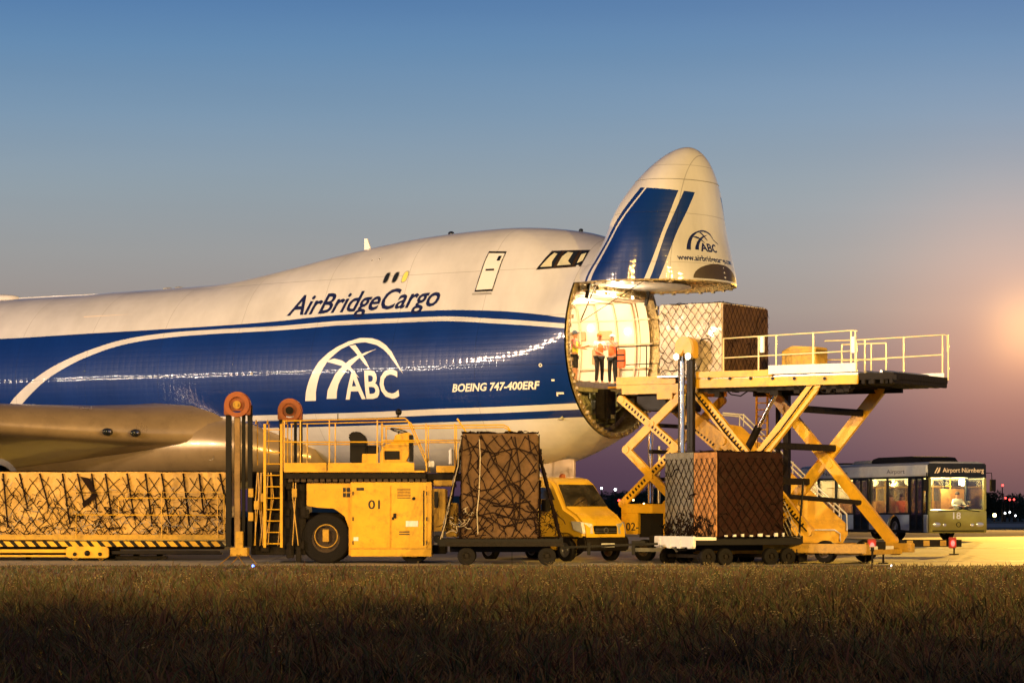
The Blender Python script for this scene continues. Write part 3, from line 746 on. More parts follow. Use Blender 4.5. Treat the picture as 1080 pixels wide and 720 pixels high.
# ---- wing, starboard
def airfoil(c,t):
    up=[(0,0),(.004,.13),(.0125,.22),(.03,.33),(.07,.47),(.15,.58),(.3,.62),(.45,.56),(.6,.44),(.8,.22),(1,.02)]
    dn=[(.003,.07),(.01,.12),(.025,.15),(.06,.17),(.15,.19),(.3,.2),(.45,.18),(.6,.14),(.8,.06)]
    P=[(x*c,y*t) for x,y in up]+[(x*c,-y*t) for x,y in reversed(dn)]
    return P
def wingmesh(name,stations,mat,parent,sg=1):
    m=MB(); vs=[];fs=[]; n=None
    for (s0,q,z,c,t,tw) in stations:
        P=airfoil(c,t); n=len(P)
        for x,y in P:
            xr=x*math.cos(tw)+y*math.sin(tw); yr=-x*math.sin(tw)+y*math.cos(tw)
            vs.append((-(s0+xr),-q*sg,z+yr))
    for i in range(len(stations)-1):
        for k in range(n): fs.append((i*n+k,i*n+(k+1)%n,(i+1)*n+(k+1)%n,(i+1)*n+k))
    fs.append(tuple(range(n))); fs.append(tuple(range((len(stations)-1)*n,len(stations)*n)))
    m.add(vs,fs); return m.build(name,mat,parent,angle=50)
WS=[(12.6,2.2,4.25,19.6,2.3,.085),(13.2,3.1,4.23,18.8,2.3,.085),(13.9,3.6,4.22,18.1,2.2,.085),(15.2,4.6,4.25,16.8,2.05,.085),(17.2,6.6,4.35,14.8,1.85,.08),(20.2,9.8,4.6,12,1.55,.07),(28,19,6.4,8,1,.0)]
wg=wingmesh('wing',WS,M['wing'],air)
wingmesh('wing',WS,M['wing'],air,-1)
# landing lights in the leading edge
def le(q):
    xs=[w_[1] for w_ in WS]; return interp(q,xs,[w_[0] for w_ in WS]),interp(q,xs,[w_[2] for w_ in WS])
for q in (5.6,4.95):
    s0,z0=le(q); mm=MB(); mm.ball((-s0+.02,-q,z0-.02),.26,16,10,(.55,1.0,.52)); lo=mm.build('landing_light',M['darkglass'],air)
    mm=MB(); mm.ball((-s0+.12,-q-.05,z0-.02),.07,8,6); mm.build('bulb',M['chrome'],lo)
# wing-body fairing
ff=MB(); vs=[];fs=[]
for i,(s0,w_,zt_,zb_) in enumerate(((10.2,2.4,3.9,2.85),(11.2,3.0,4.4,2.7),(12.3,3.45,4.9,2.6),(13.5,3.75,5.1,2.5),(15,3.9,5.2,2.4),(18,3.95,5.2,2.35),(24,3.9,5.2,2.35),(32,3.5,5.0,2.5))):
    for k in range(24):
        t=2*math.pi*k/24; vs.append((-s0,-w_*math.copysign(abs(math.cos(t))**.75,math.cos(t)),(zt_+zb_)/2+(zt_-zb_)/2*math.copysign(abs(math.sin(t))**.8,math.sin(t))))
for i in range(7):
    for k in range(24): fs.append((i*24+k,i*24+(k+1)%24,(i+1)*24+(k+1)%24,(i+1)*24+k))
fs.append(tuple(range(24)))
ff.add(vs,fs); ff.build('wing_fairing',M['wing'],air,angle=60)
# inboard engine, mostly out of frame
en=MB(); vs=[];fs=[]
prf=[(0,1.12),(-.12,1.25),(-.35,1.34),(-1.2,1.42),(-2.6,1.4),(-4,1.2),(-5.4,.85)]
for x,r_ in prf:
    for k in range(32): t=2*math.pi*k/32; vs.append((x,r_*math.cos(t),r_*math.sin(t)))
for i in range(len(prf)-1):
    for k in range(32): fs.append((i*32+k,i*32+(k+1)%32,(i+1)*32+(k+1)%32,(i+1)*32+k))
en.add(vs,fs); eo=en.build('engine',M['engblue'],air,loc=(-16.3,-11.0,2.05))
e2=MB(); e2.ring((-.05,0,0),(1,0,0),1.26,1.06,.3,32); e2.build('intake_lip',M['chrome'],eo)
e3=MB(); e3.cyl((-.9,0,0),(-.8,0,0),1.15,32); e3.ball((-.75,0,0),.35,12,8,(1.4,1,1)); e3.build('fan',M['dark'],eo)
e4=MB(); e4.prism([(-1,.9),(-4.5,.9),(-5.5,2.0),(-2.6,2.0)],'y',-.2,.2); e4.build('pylon',M['offwhite'],eo)
# landing gear
def gear(x,y,ztop,n,tr,name):
    m=MB(); g0=gz(AY)-.0; m.cyl((x,y,ztop),(x,y,g0+.7),.16,16); m.cyl((x-.0,y,g0+1.4),(x,y,g0+.62),.11,12); m.beam((x-1.3,y,ztop),(x,y,g0+1.5),.09,.12); m.beam((x,y-.5,g0+.62),(x,y+.5,g0+.62),.16,.16)
    o=m.build(name,M['offwhite'],air)
    for (dx,dy) in tr: wheel(o,(x+dx,y+dy,g0+.62),.6,.42,side=-1 if dy<0 else 1,rimcol='grey')
    return o
ng=gear(-1.9,0,3.4,2,((0,-.46),(0,.46)),'nose_gear')
gd=MB(); gd.box(-2.3,-1.05,-.62,-.56,2.35,3.3); gd.build('gear_door',M['wing'],air,bevel=.03)
gear(-27,-1.9,4,4,((-.75,-.5),(-.75,.5),(.75,-.5),(.75,.5)),'main_gear'); gear(-27,1.9,4,4,((-.75,-.5),(-.75,.5),(.75,-.5),(.75,.5)),'main_gear')
gear(-24,-5.6,4,4,((-.75,-.5),(-.75,.5),(.75,-.5),(.75,.5)),'main_gear')
# ================================================================ helper frames
class Flat:   # things standing parallel to the picture plane: pixel measurements turned into metres at their own distance
    def __init__(s,px0,d): s.p=px0; s.d=d; s.g=gz(d); s.loc=((px0-540)*d/F,d,s.g)
    def x(s,px): return (px-s.p)*s.d/F
    def z(s,py): return CH+(HZ-py)*s.d/F-s.g
# ================================================================ MAIN DECK LOADER '01' (left)
L=Flat(240,86)
ld=empty('cargo_loader',L.loc,0,'yellow high loader marked 01 with twin lifting masts, ladder and railed driver platform','cargo loader')
X,Z=L.x,L.z
def bx(m,px0,px1,py0,py1,y0,y1,fr=None):
    fr=fr or L; m.box(fr.x(px0),fr.x(px1),y0,y1,fr.z(py1),fr.z(py0)); return m
for i,(cx,cy,r_,rails_,post,yb) in enumerate(((250.6,427,14,((238,244),(255,258.5),(261,266)),(247,253.5),576),(303,431.5,13,((291,295.5),(307,310),(312.5,316)),None,560))):
    y0=0.0 if i==0 else 1.1
    m=MB()
    for a,b_ in rails_: bx(m,a,b_,cy,yb,y0,y0+.16)
    if post:
        bx(m,*post,440,546,y0-.05,y0+.12)
    m.box(X(cx-13),X(cx+13),y0+.2,y0+.34,Z(yb),Z(545 if i==0 else 492))
    ms=m.build('lifting_mast',[M['black']],ld,bevel=.012)
    if post:
        m=MB(); bx(m,247.5,253.5,436,580,y0-.09,y0-.0); m.build('mast_post',M['post'],ms,bevel=.015)
    R_=r_*86/F
    m=MB(); c=(X(cx),0,Z(cy))
    n=24; pts=[(c[0]+R_*math.cos(math.pi*k/n),c[2]+R_*math.sin(math.pi*k/n)) for k in range(n+1)]
    pts=[(c[0]+R_,c[2]-R_*.75)]+pts+[(c[0]-R_,c[2]-R_*.75),(c[0]-R_*.5,c[2]-R_*.75),(c[0]-R_*.4,c[2]-R_*.45),(c[0]+R_*.4,c[2]-R_*.45),(c[0]+R_*.5,c[2]-R_*.75)]
    m.prism(pts,'y',y0-.16,y0+.22); g=m.build('chain_guard',M['orange'],ms,bevel=.02)
    m=MB(); m.ring((c[0],y0-.2,c[2]),(0,1,0),R_*.93,R_*.6,.08,28); m.build('sheave_rim',M['orange'],ms)
    m=MB(); m.cyl((c[0],y0-.27,c[2]),(c[0],y0+.2,c[2]),.12,16); m.cyl((c[0],y0-.32,c[2]),(c[0],y0-.2,c[2]),.05,10); m.build('sheave_hub',M['yellow2'] if i==0 else M['black'],ms)
m=MB(); bx(m,244,262,577,586,-.35,.3); bx(m,249,257,560,580,-.25,-.05)
for a,b_ in ((247,232),(256,244),(262,276),(250,262)): m.beam((X(a),-.3,Z(583)),(X(b_),-.9,Z(597)),.03,.03)
m.build('mast_foot',M['yellow2'],ld,bevel=.015)
# ladder
m=MB()
for a in (279.5,297): bx(m,a-1.4,a+1.4,447,577,-.12,-.03)
for k in range(11): m.cyl((X(279.5),-.08,Z(453+k*12)),(X(297),-.08,Z(453+k*12)),.018,6)
m.build('ladder',M['yellow'],ld,bevel=.006)
m=MB(); 
for a in (270,282,298,302): m.tube([(X(a),-.1,Z(447)),(X(a),.1,Z(443)),(X(a),.5,Z(447)),(X(a),.5,Z(490))],.018,6)
m.build('ladder_hoop',M['yellow'],ld)
# chassis core, dark, full of hoses
m=MB(); bx(m,264,322,497,585,.25,2.9); bx(m,318,372,540,582,.9,2.4); bx(m,369,470,575,584,.5,2.6)
rn=random.Random(3)
for k in range(26):
    a=rn.uniform(266,318);b_=rn.uniform(500,578); bx(m,a,a+rn.uniform(2,9),b_,b_+rn.uniform(3,16),rn.uniform(.05,.2),.3)
m.build('chassis',M['dark'],ld,bevel=.02)
m=MB()
for k in range(12):
    a=rn.uniform(266,318); m.tube([(X(a),.1,Z(498)),(X(a+rn.uniform(-5,5)),.02,Z(525)),(X(a+rn.uniform(-7,7)),.08,Z(575))],.018,6)
for (a,b_) in ((262,515),(268,528),(262,540),(275,520),(308,515)): bx(m,a,a+5,b_,b_+9,-.05,.1)
m.build('hoses',M['yellow2'],ld)
# mudguard block with arch over the wheel
m=MB()
pr=[(X(323),Z(510)),(X(370),Z(510)),(X(370),Z(587)),(X(368),Z(587))]
ar=[(X(343)+math.cos(t)*.0,0) for t in (0,)]
pr=[(X(323),Z(509)),(X(370),Z(509)),(X(370),Z(586)),(X(367.5),Z(586)),(X(367.5),Z(556)),(X(363),Z(544)),(X(352),Z(536)),(X(334),Z(535)),(X(323),Z(533))]
m.prism(pr,'y',.12,.6); m.build('mudguard',M['yellow'],ld,bevel=.02)
m=MB(); 
for (a,b_,c_,d_) in ((361.5,364.5,514,518.5),(365.5,369,514,518.5),(361.5,364.5,519.5,524),(365.5,369,519.5,524)): bx(m,a,b_,c_,d_,.105,.14)
m.build('warning_plate',M['blackletter'],ld)
for (px,py,y,r_) in ((343,565,.42,.765),(343,565,2.3,.765)): wheel(ld,(X(px),y,r_),r_,.42,side=-1 if y<1 else 1,rimcol='hub',rr=.56)
for px in (436,): 
    for y in (.4,2.3): wheel(ld,(X(px),y,.42),.42,.3,side=-1 if y<1 else 1,rimcol='yellow2')
# engine cabinet 01
cb=MB(); bx(cb,369.5,455.5,508,586.5,0,2.8); cab=cb.build('engine_cabinet',M['yellow'],ld,bevel=.02)
for a,b_ in ((371,411.5),(412.7,450)):
    m=MB(); bx(m,a,b_,512,577.5,-.025,.01); dd=m.build('cabinet_door',M['yellow'],cab,bevel=.008)
    if a>400:
        m=MB(); bx(m,415,418,541,546,-.06,-.02); bx(m,413.5,415.5,545,548,-.05,-.02); m.build('handle',M['black'],dd)
        m=MB(); m.cyl((X(436.5),-.05,Z(525.5)),(X(436.5),-.02,Z(525.5)),.05,12); m.build('lock',M['black'],dd)
        m=MB(); bx(m,446.3,447.6,517,575,-.035,-.02); m.build('hinge_rod',M['black'],dd)
flat_text('lettering','01',(X(388.5),-.035,Z(536.3)),(1,0,0),(0,0,1),M['blackletter'],cab,12.2*86/F,9.2*86/F,bold=.01)
for (a,b_,c_,d_,mt) in ((373,378,566,570,'white'),(428,441,549,555,'white'),(376,384,514,517,'blackletter'),(421,432,560,561.2,'blackletter'),(421,432,562.5,563.7,'blackletter')):
    m=MB(); bx(m,a,b_,c_,d_,-.031,-.026); m.build('warning_label',M[mt],cab)
for (a,b_) in ((371.8,518),(371.8,545),(371.8,570),(449.3,518),(449.3,545),(449.3,570)):
    m=MB(); bx(m,a,a+1.2,b_,b_+4,-.045,-.025); m.build('door_hinge',M['hub'],cab,bevel=.004)
m=MB()
for k in range(7): bx(m,419,433,515+k*1.6,515.7+k*1.6,-.03,-.026)
m.build('vent_louvre',M['hub'],cab)
m=MB(); bx(m,369.5,455.5,578,579,-.012,.0); m.build('cabinet_seam',M['yellow2'],cab)
# rear step section
m=MB(); bx(m,456,470,515,560,.15,2.7); bx(m,470,482,530,566,.3,2.6); bx(m,457,478,506,512,.1,2.7); m.build('rear_frame',M['yellow2'],ld,bevel=.02)
m=MB(); bx(m,458,462,518,535,.08,.16); m.cyl((X(461),.0,Z(568)),(X(461),.12,Z(568)),.12,14); m.build('rear_fittings',M['black'],ld)
# deck and its dark beam
m=MB(); bx(m,300,344.5,488,497.5,-.12,-.05); bx(m,346,437,488,497.5,-.12,-.05); bx(m,300,448,496,498,-.1,2.9); bx(m,460,481.5,491,498,-.05,2.6); m.build('deck_edge',M['yellow'],ld,bevel=.008)
m=MB(); bx(m,299,449,499.3,504.5,-.06,2.9); bx(m,440,487,499,506,.1,2.8); bx(m,330,455,505,508,.15,2.7); m.build('deck_beam',M['dark'],ld,bevel=.01)
m=MB()
for k in range(22): bx(m,304+k*6.7,309+k*6.7,505,508,-.02,.1)
m.build('deck_roller',M['hub'],ld)
m=MB(); m.box(X(340),X(346.5),.1,.26,Z(571),Z(558)); m.ring((X(343.5),.2,Z(565)),(0,1,0),.36,.33,.03,28); m.build('hub_cap',M['yellow2'],ld,bevel=.01)
# railings
m=MB()
r_=.021
for y in (-.08,2.8):
    top=[(X(298.5),y,Z(444)),(X(427),y,Z(441)),(X(430),y,Z(443)),(X(450),y,Z(489))]
    m.tube(top,r_,8); m.tube([(X(300),y,Z(466)),(X(438),y,Z(466))],r_,8)
    for a in (300,317,347.5,398):
        m.tube([(X(a),y,Z(443)),(X(a),y,Z(497))],r_,8)
    m.tube([(X(450),y,Z(489)),(X(450),y,Z(497))],r_,8)
for y in (.25,2.7):
    m.tube([(X(403),y,Z(449)),(X(531),y,Z(447.5)),(X(536),y,Z(450)),(X(540),y,Z(457))],r_,8); m.tube([(X(404),y,Z(464)),(X(487),y,Z(464))],r_*.9,8)
    for a in (403,449,479.5): m.tube([(X(a),y,Z(446)),(X(a),y,Z(491))],r_,8)
m.tube([(X(482),.1,Z(441)),(X(492),.1,Z(456)),(X(487),.1,Z(470))],r_*1.3,8)
m.build('railing',M['yellow'],ld)
m=MB(); m.ball((X(420.5),-.05,Z(434.5)),.1,12,8); m.cyl((X(420.5),-.05,Z(437)),(X(419),-.05,Z(441)),.03,8)
for q_ in ((356,2,-.05),): m.cyl((X(356.5),-.08,Z(436)),(X(356.5),-.08,Z(446)),.015,6)
m.build('work_lamp',M['black'],ld)
# driver station
m=MB(); hood=[(X(366),Z(459)),(X(368),Z(456)),(X(373),Z(454)),(X(379),Z(455)),(X(384),Z(459)),(X(386),Z(464)),(X(385),Z(488)),(X(368),Z(488)),(X(368),Z(464))]
m.prism(hood,'y',.5,1.2); bx(m,381,398,469,478,.6,1.1); m.build('driver_seat',M['black'],ld,bevel=.04)
m=MB(); bx(m,381,397,478,489,.4,1.3); m.prism([(X(400),Z(489)),(X(400),Z(476)),(X(405),Z(469)),(X(414),Z(466)),(X(416),Z(458)),(X(431),Z(455)),(X(434),Z(458)),(X(434),Z(474)),(X(428),Z(486)),(X(437),Z(489))],'y',.4,1.0); m.build('control_console',M['yellow'],ld,bevel=.02)
m=MB(); bx(m,405,421,475,484,.36,.42); bx(m,431,435,458,486,.36,1.02); m.build('console_recess',M['black'],ld,bevel=.01)
m=MB(); c=Vector((X(420),.7,Z(453.5))); ax=Vector((.25,.15,1)).normalized(); m.ring(c,ax,.28,.25,.03,24)
m.beam(c-Vector((.26,0,-.06)),c+Vector((.26,0,-.06)),.03,.02); m.beam(c,c+Vector((-.05,0,-.25)),.04,.04); m.build('steering_wheel',M['black'],ld)
m=MB(); m.cyl((X(475.5),.2,Z(489)),(X(475.5),.2,Z(474)),.07,12); m.cyl((X(475.5),.2,Z(474)),(X(475.5),.2,Z(472.5)),.03,8); bx(m,452,458,486,492,.0,.25); m.build('extinguisher',M['white'],ld,bevel=.01)
# ================================================================ LEFT ROLLER TRAILER with long netted load
T=Flat(0,88.3); X,Z=T.x,T.z
tr=empty('pallet_transporter',T.loc,0,'long low yellow roller trailer with striped edge and guard rails beneath the tarpaulin load','trailer')
m=MB(); bx(m,-70,238,563.5,569,-.05,2.9,T); bx(m,-70,232,570.5,573.5,.1,2.8,T); m.build('deck',M['yellow2'],tr,bevel=.01)
st_=MB(); st_.mi=0; bx(st_,-70,232,570.5,576,-.09,-.03,T); k=-70
st_.mi=1
while k<230:
    for_=[(X(k),Z(576)),(X(k+4.6),Z(576)),(X(k+9.6),Z(570.5)),(X(k+5),Z(570.5))] if k>70 and False else [(X(k+5),Z(576)),(X(k+9.6),Z(576)),(X(k+4.6),Z(570.5)),(X(k),Z(570.5))]
    st_.prism(for_,'y',-.1,-.085); k+=11.5
st_.build('hazard_stripe',[M['yellow'],M['black']],tr,smooth=False)
m=MB(); bx(m,-70,70,579,582.5,-.02,.15,T); bx(m,-70,72,585,587,.0,.12,T); m.build('side_beam',M['yellow'],tr,bevel=.015)
m=MB(); bx(m,-70,236,576.5,579,.2,2.7,T); bx(m,118,232,580.5,584,-.02,.12,T); bx(m,120,175,586,589,.3,.5,T); bx(m,-70,230,583,585,1.2,1.6,T)
for a in (-40,20,135,160): bx(m,a,a+6,584,590,1.2,1.5,T)
m.build('underframe',M['dark'],tr,bevel=.01)
for y in (-.1,2.6):
    m=MB(); m.prism([(X(70),Z(578)),(X(74),Z(575)),(X(111),Z(575)),(X(115),Z(578)),(X(115),Z(587)),(X(112),Z(588)),(X(73),Z(588)),(X(70),Z(586))],'y',y,y+.14); bg=m.build('bogie_plate',M['yellow'],tr,bevel=.02)
    for a in (79,106): wheel(bg,(X(a),y+.3 if y<1 else y-.15,.17),.17,.16,side=-1 if y<1 else 1,name='bogie_wheel',rimcol='yellow2',rr=.8)
    m=MB(); 
    for a in (79.5,106): m.cyl((X(a),y-.04,Z(584)),(X(a),y,Z(584)),.06,12)
    m.ball((X(92.5),y-.02,Z(583)),.09,10,8); m.build('axle_boss',M['black'],bg)
m=MB()
for y in (-.15,):
    m.tube([(X(81),y,Z(567)),(X(81),y,Z(519.5)),(X(233),y,Z(518.5)),(X(237),y,Z(522)),(X(237),y,Z(567))],.016,6)
    m.tube([(X(126),y,Z(525)),(X(236),y,Z(525))],.012,6); m.tube([(X(81),y,Z(542.5)),(X(232),y,Z(543))],.016,6)
    for a in (171,230): m.tube([(X(a),y,Z(519)),(X(a),y,Z(567))],.016,6)
    m.tube([(X(126),y,Z(525)),(X(126),y,Z(543))],.012,6)
m.build('guard_rail',M['yellow'],tr)
# load
lo=empty('tarpaulin_load',(T.loc[0]+X(85),88.3+1.35,T.g+Z(563.4)),0,'long load under tan tarpaulin and tangled cargo net on the low roller trailer','cargo load')
w_=X(238)-X(-70); h_=Z(497.5)-Z(563.4)
lb=lumpy_box(w_,2.4,h_,.035,.18,5); lb.build('tarpaulin',M['tarp'],lo,angle=50)
nn=MB(); net_on_faces(nn,[((-w_/2,-1.2,0),(w_,0,0),(0,0,h_),(0,-1,0)),((-w_/2,-1.2,h_),(w_,0,0),(0,2.4,0),(0,0,1))],.42,.011,.06,0,4)
nn.build('cargo_net',M['net'],lo)
rn=random.Random(11); sm=MB(); x=-w_/2+.2
while x<w_/2-.2:
    l=rn.uniform(.55,.98)*h_; sm.beam((x,-1.235,h_-.04),(x+rn.uniform(.15,.3),-1.27,h_-l),.05,.02,up=(0,-1,0)); x+=rn.uniform(.42,.72)
sm.build('strap',M['net'],lo)
tg=MB()
for k in range(330):
    a=rn.uniform(-w_/2,w_/2); b_=min(h_*.62,abs(rn.gauss(0,.4))*h_*.9+.02); an=rn.uniform(0,6.28); P=[(a,-1.25,b_)]
    for j in range(rn.randint(3,7)):
        an+=rn.uniform(-1,1); a+=math.cos(an)*.07; b_=max(.0,b_+math.sin(an)*.07); P.append((a,-1.24-rn.uniform(0,.06),b_))
    tg.tube(P,rn.choice((.007,.010,.014)),4,False)
tg.build('net_tangle',M['net'],lo)
tg=MB()
for k in range(110):
    a=rn.uniform(-w_/2,w_/2); b_=abs(rn.gauss(0,.28))*h_+.02; an=rn.uniform(0,6.28); P=[(a,-1.27,b_)]
    for j in range(4): an+=rn.uniform(-1,1); a+=math.cos(an)*.06; b_=max(0,b_+math.sin(an)*.06); P.append((a,-1.27-rn.uniform(0,.04),b_))
    tg.tube(P,.011,4,False)
tg.build('net_hook_rope',M['netpale'],lo)
fl_=MB(); fl_.prism([(X(84)-X(85),h_*.93),(X(94)-X(85),h_*.9),(X(103)-X(85),h_*.62),(X(88)-X(85),h_*.42),(X(86)-X(85),h_*.5),(X(97)-X(85),h_*.64)],'y',-1.285,-1.27); fl_.build('torn_flap',M['net'],lo)
# ================================================================ DOLLIES
def dolly(loc,rz,L_,Wd,label,wheels,deckz,wr,tall_bar=False,pale_end=False,double=False):
    e=empty('pallet_dolly',loc,rz,label,'pallet dolly','pallet dollies waiting on the apron'); e['label']=label
    m=MB(); m.box(-L_/2,L_/2,-Wd/2,Wd/2,deckz-.16,deckz-.06)
    for k in range(int(L_/.3)): m.cyl((-L_/2+.2+k*.3,-Wd/2+.1,deckz-.04),(-L_/2+.2+k*.3,Wd/2-.1,deckz-.04),.04,8)
    m.build('roller_deck',M['dark'],e,bevel=.01)
    m=MB()
    for s in (-1,1): m.box(-L_/2,L_/2,s*Wd/2-.04,s*Wd/2+.04,deckz-.24,deckz-.02)
    for s in (-1,1): m.box(s*L_/2-.05,s*L_/2+.05,-Wd/2,Wd/2,deckz-.2,deckz+.03)
    m.box(-L_/2+.3,L_/2-.3,-.3,.3,deckz-.42,deckz-.17)
    m.build('side_rail',M['black'],e,bevel=.012)
    m=MB()
    for x in wheels:
        m.beam((x,-Wd/2+.1,wr+.02),(x,Wd/2-.1,wr+.02),.1,.1)
    m.build('axle',M['dark'],e)
    for x in wheels:
        for s in (-1,1): wheel(e,(x,s*(Wd/2-.2),wr),wr,.2,side=s,rimcol='dark',rr=.5)
    return e
# middle dolly
D=Flat(527,84.3); X,Z=D.x,D.z
md=dolly((D.loc[0]+X(527.5),84.3+1.2,gz(84.8)),0,X(590)-X(461),2.5,'black pallet dolly carrying the tall brown netted cargo between loader and van',(X(492)-X(527.5),X(577)-X(527.5)),Z(567.5),.27)
m=MB(); m.box(X(470)-X(527.5),X(594)-X(527.5),-1.3,-1.24,Z(576)-D.g,Z(571)-D.g); m.build('edge_plate',M['dark'],md)
cg=empty('netted_cargo',(D.loc[0]+X(527.5),84.3+1.15,D.g+Z(567)),0,'tall brown cargo block criss-crossed by dark netting and straps between loader and van','cargo pallet','netted cargo pallets')
w_=X(568)-X(487);h_=Z(457)-Z(567); lb=lumpy_box(w_,2.0,h_,.022,.2,8); lb.build('cargo_cover',M['box'],cg,angle=50)
nn=MB(); fa=[((-w_/2,-1,0),(w_,0,0),(0,0,h_),(0,-1,0)),((-w_/2,-1,h_),(w_,0,0),(0,2,0),(0,0,1)),((-w_/2,1,0),(0,-2,0),(0,0,h_),(-1,0,0)),((w_/2,-1,0),(0,2,0),(0,0,h_),(1,0,0))]
net_on_faces(nn,fa,.46,.012,.07,24,9)
nn.build('cargo_net',M['net'],cg)
rn=random.Random(21); sm=MB()
def zig(m,pts,w,y=-1.04):
    w=w*.62
    P=[Vector((X(a)-X(527.5),y+rn.uniform(-.02,.02),Z(b_)-Z(567))) for a,b_ in pts]
    for i in range(len(P)-1): m.beam(P[i],P[i+1],w,.015,up=(0,-1,0))
for pl in ([(491,458),(497,480),(493,500),(500,530),(492,560)],[(507,458),(520,485),(530,500),(540,520),(545,560)],[(529,458),(540,475),(537,492),(533,505),(520,515),(500,518)],[(543,460),(549,500),(548,545),(540,566)],
  [(557,458),(560,475),(566,485)],[(566,495),(552,505),(534,512),(515,528),(498,548),(490,563)],[(535,505),(548,520),(560,532),(567,540)],[(488,520),(505,524),(530,533),(560,528)],[(488,475),(500,470),(520,478),(545,472),(567,480)],[(497,545),(520,540),(545,548),(566,545)],[(505,560),(515,545),(530,555),(550,550)]): zig(sm,pl,.055)
sm.build('strap',M['net'],cg)
sm=MB(); zig(sm,[(505.5,463),(506.5,482),(506,500),(505,522),(503,540),(504,563)],.05,-1.07); sm.build('strap',M['netpale'],cg)
# net draped outwards to the dolly ends
dr_=MB(); dp=MB()
for side,(xt,xb) in ((-1,(487,465)),(1,(568,592))):
    for k in range(13):
        y=-1.1+2.1*k/12
        for j in range(2):
            tt_=rn.uniform(-.04,.04); P=[]
            for i in range(8):
                t=i/7; P.append((X(xt+(xb-xt)*t**1.15)-X(527.5)+rn.uniform(-.04,.04),y*(1+.1*t)+rn.uniform(-.06,.06),(1-t)*(h_*(.97 if side<0 else .9))+rn.uniform(-.04,.04)))
            (dp if (side<0 and k<4 and j==0) else dr_).tube(P,.014,4,False)
    for i in range(1,9):
        t=i/9; P=[(X(xt+(xb-xt)*t**1.15)-X(527.5)+rn.uniform(-.05,.05),-1.1+2.1*k/9,(1-t)*h_*.93+rn.uniform(-.1,.1)) for k in range(10)]
        dr_.tube(P,.014,4,False)
for k in range(70):
    a=rn.uniform(470,500) if k%2 else rn.uniform(565,590); b_=rn.uniform(540,566); P=[]
    for j in range(5): P.append((X(a)-X(527.5),-1.12-rn.uniform(0,.1),Z(b_)-Z(567))); a+=rn.uniform(-5,5); b_=min(567,b_+rn.uniform(-5,5))
    (dp if (k%3==0 and k%2) else dr_).tube(P,.012,4,False)
dr_.build('draped_net',M['net'],cg); dp.build('pale_net_rope',M['netpale'],cg)
# right dolly, turned
D2=Flat(775,84.0)
B2=R(27)
cx2=Vector(((757-540)*84/F,84,0))   # near vertical corner of the load
u2=Vector((math.cos(B2),math.sin(B2),0)); v2=Vector((-math.sin(B2),math.cos(B2),0))
w2=73/(math.cos(B2)*35.7); d2=49/(math.sin(B2)*35.7)
ctr=cx2+u2*w2/2+v2*d2/2; X,Z=D2.x,D2.z
dk=Z(566)
bd=dolly((ctr.x+.05,ctr.y+.1,0),B2,3.7,2.7,'black pallet dolly with pale left end under the nearly black cargo block',(-1.35,-.75,.85,1.45),dk,.26)
m=MB(); m.box(-1.98,-1.88,-1.4,.9,dk-.3,dk+.02); 
for y in (-1.3,-.7,-.1,.5): m.box(-2.0,-1.84,y,y+.22,dk-.34,dk-.05)
m.box(-1.95,-1.2,-1.45,-1.38,dk-.1,dk+.0); m.build('pale_end_frame',M['white'],bd,bevel=.01)
m=MB(); m.box(1.85,2.15,-1.2,-.5,.12,.42); m.box(1.7,2.2,-1.3,-1.1,.3,.5); m.build('coupling',M['dark'],bd,bevel=.02)
m=MB(); p0=Vector((1.75,-1.35,dk)); m.tube([p0,p0+Vector((.15,0,1.65))],.035,8); m.tube([p0+Vector((.12,0,1.25)),p0+Vector((.0,0,1.2)),p0+Vector((-.0,0,.95)),p0+Vector((.08,0,.9))],.016,6); m.build('tow_handle',M['black'],bd)
dc=empty('netted_cargo',(ctr.x,ctr.y,dk),B2,'nearly black boxy cargo block with one grey plastic wrapped side on the right hand dolly','cargo pallet','netted cargo pallets')
h2=Z(476.5)-Z(566); lb=lumpy_box(w2,d2,h2,.018,.22,12); lb.build('cargo_cover',M['boxdark'],dc,angle=50)
m=MB(); g=MB()
# plastic wrap over the rear two thirds of the left side
g.box(-w2/2-.045,-w2/2-.02,-d2/2+1.35,d2/2,.02,h2+.02); gw=g.build('plastic_wrap',M['greywrap'],dc,bevel=.01)
g=MB(); g.box(-w2/2-.03,-w2/2-.012,-d2/2+.02,-d2/2+1.33,.02,h2+.0); g.build('carton_side',pm('orange_brown_carton',(.55,.26,.08),.5,var=.5,scale=4,bump=.6,bscale=7,dirt=.4),dc)
nn=MB(); net_on_faces(nn,[((-w2/2-.04,d2/2,0),(0,-d2,0),(0,0,h2),(-1,0,0)),((-w2/2,-d2/2,0),(w2,0,0),(0,0,h2),(0,-1,0)),((-w2/2,-d2/2,h2),(w2,0,0),(0,d2,0),(0,0,1)),((w2/2,-d2/2,0),(0,d2,0),(0,0,h2),(1,0,0))],.3,.011,.03,7,31)
for k in range(70):
    a=rn.uniform(-d2/2+.2,d2/2); b_=abs(rn.gauss(0,.38))+.02; P=[]
    for j in range(5): P.append((-w2/2-.07-rn.uniform(0,.08),a,b_)); a+=rn.uniform(-.15,.15); b_=max(0,b_+rn.uniform(-.15,.15))
    nn.tube(P,.017,4,False)
nn.build('cargo_net',M['net'],dc)
nn=MB()
for k in range(14):
    y=-d2/2+d2*k/13; nn.tube([(w2/2+.02,y,h2*.42),(w2/2+.3,y+rn.uniform(-.1,.1),h2*.2),(w2/2+.62,y,.0)],.015,4,False)
for k in range(5):
    t=k/4; nn.tube([(w2/2+.03+.55*t,-d2/2+d2*j/5,h2*.42*(1-t)+rn.uniform(-.05,.05)) for j in range(6)],.014,4,False)
nn.build('draped_net',M['netpale'],dc)
nn=MB()
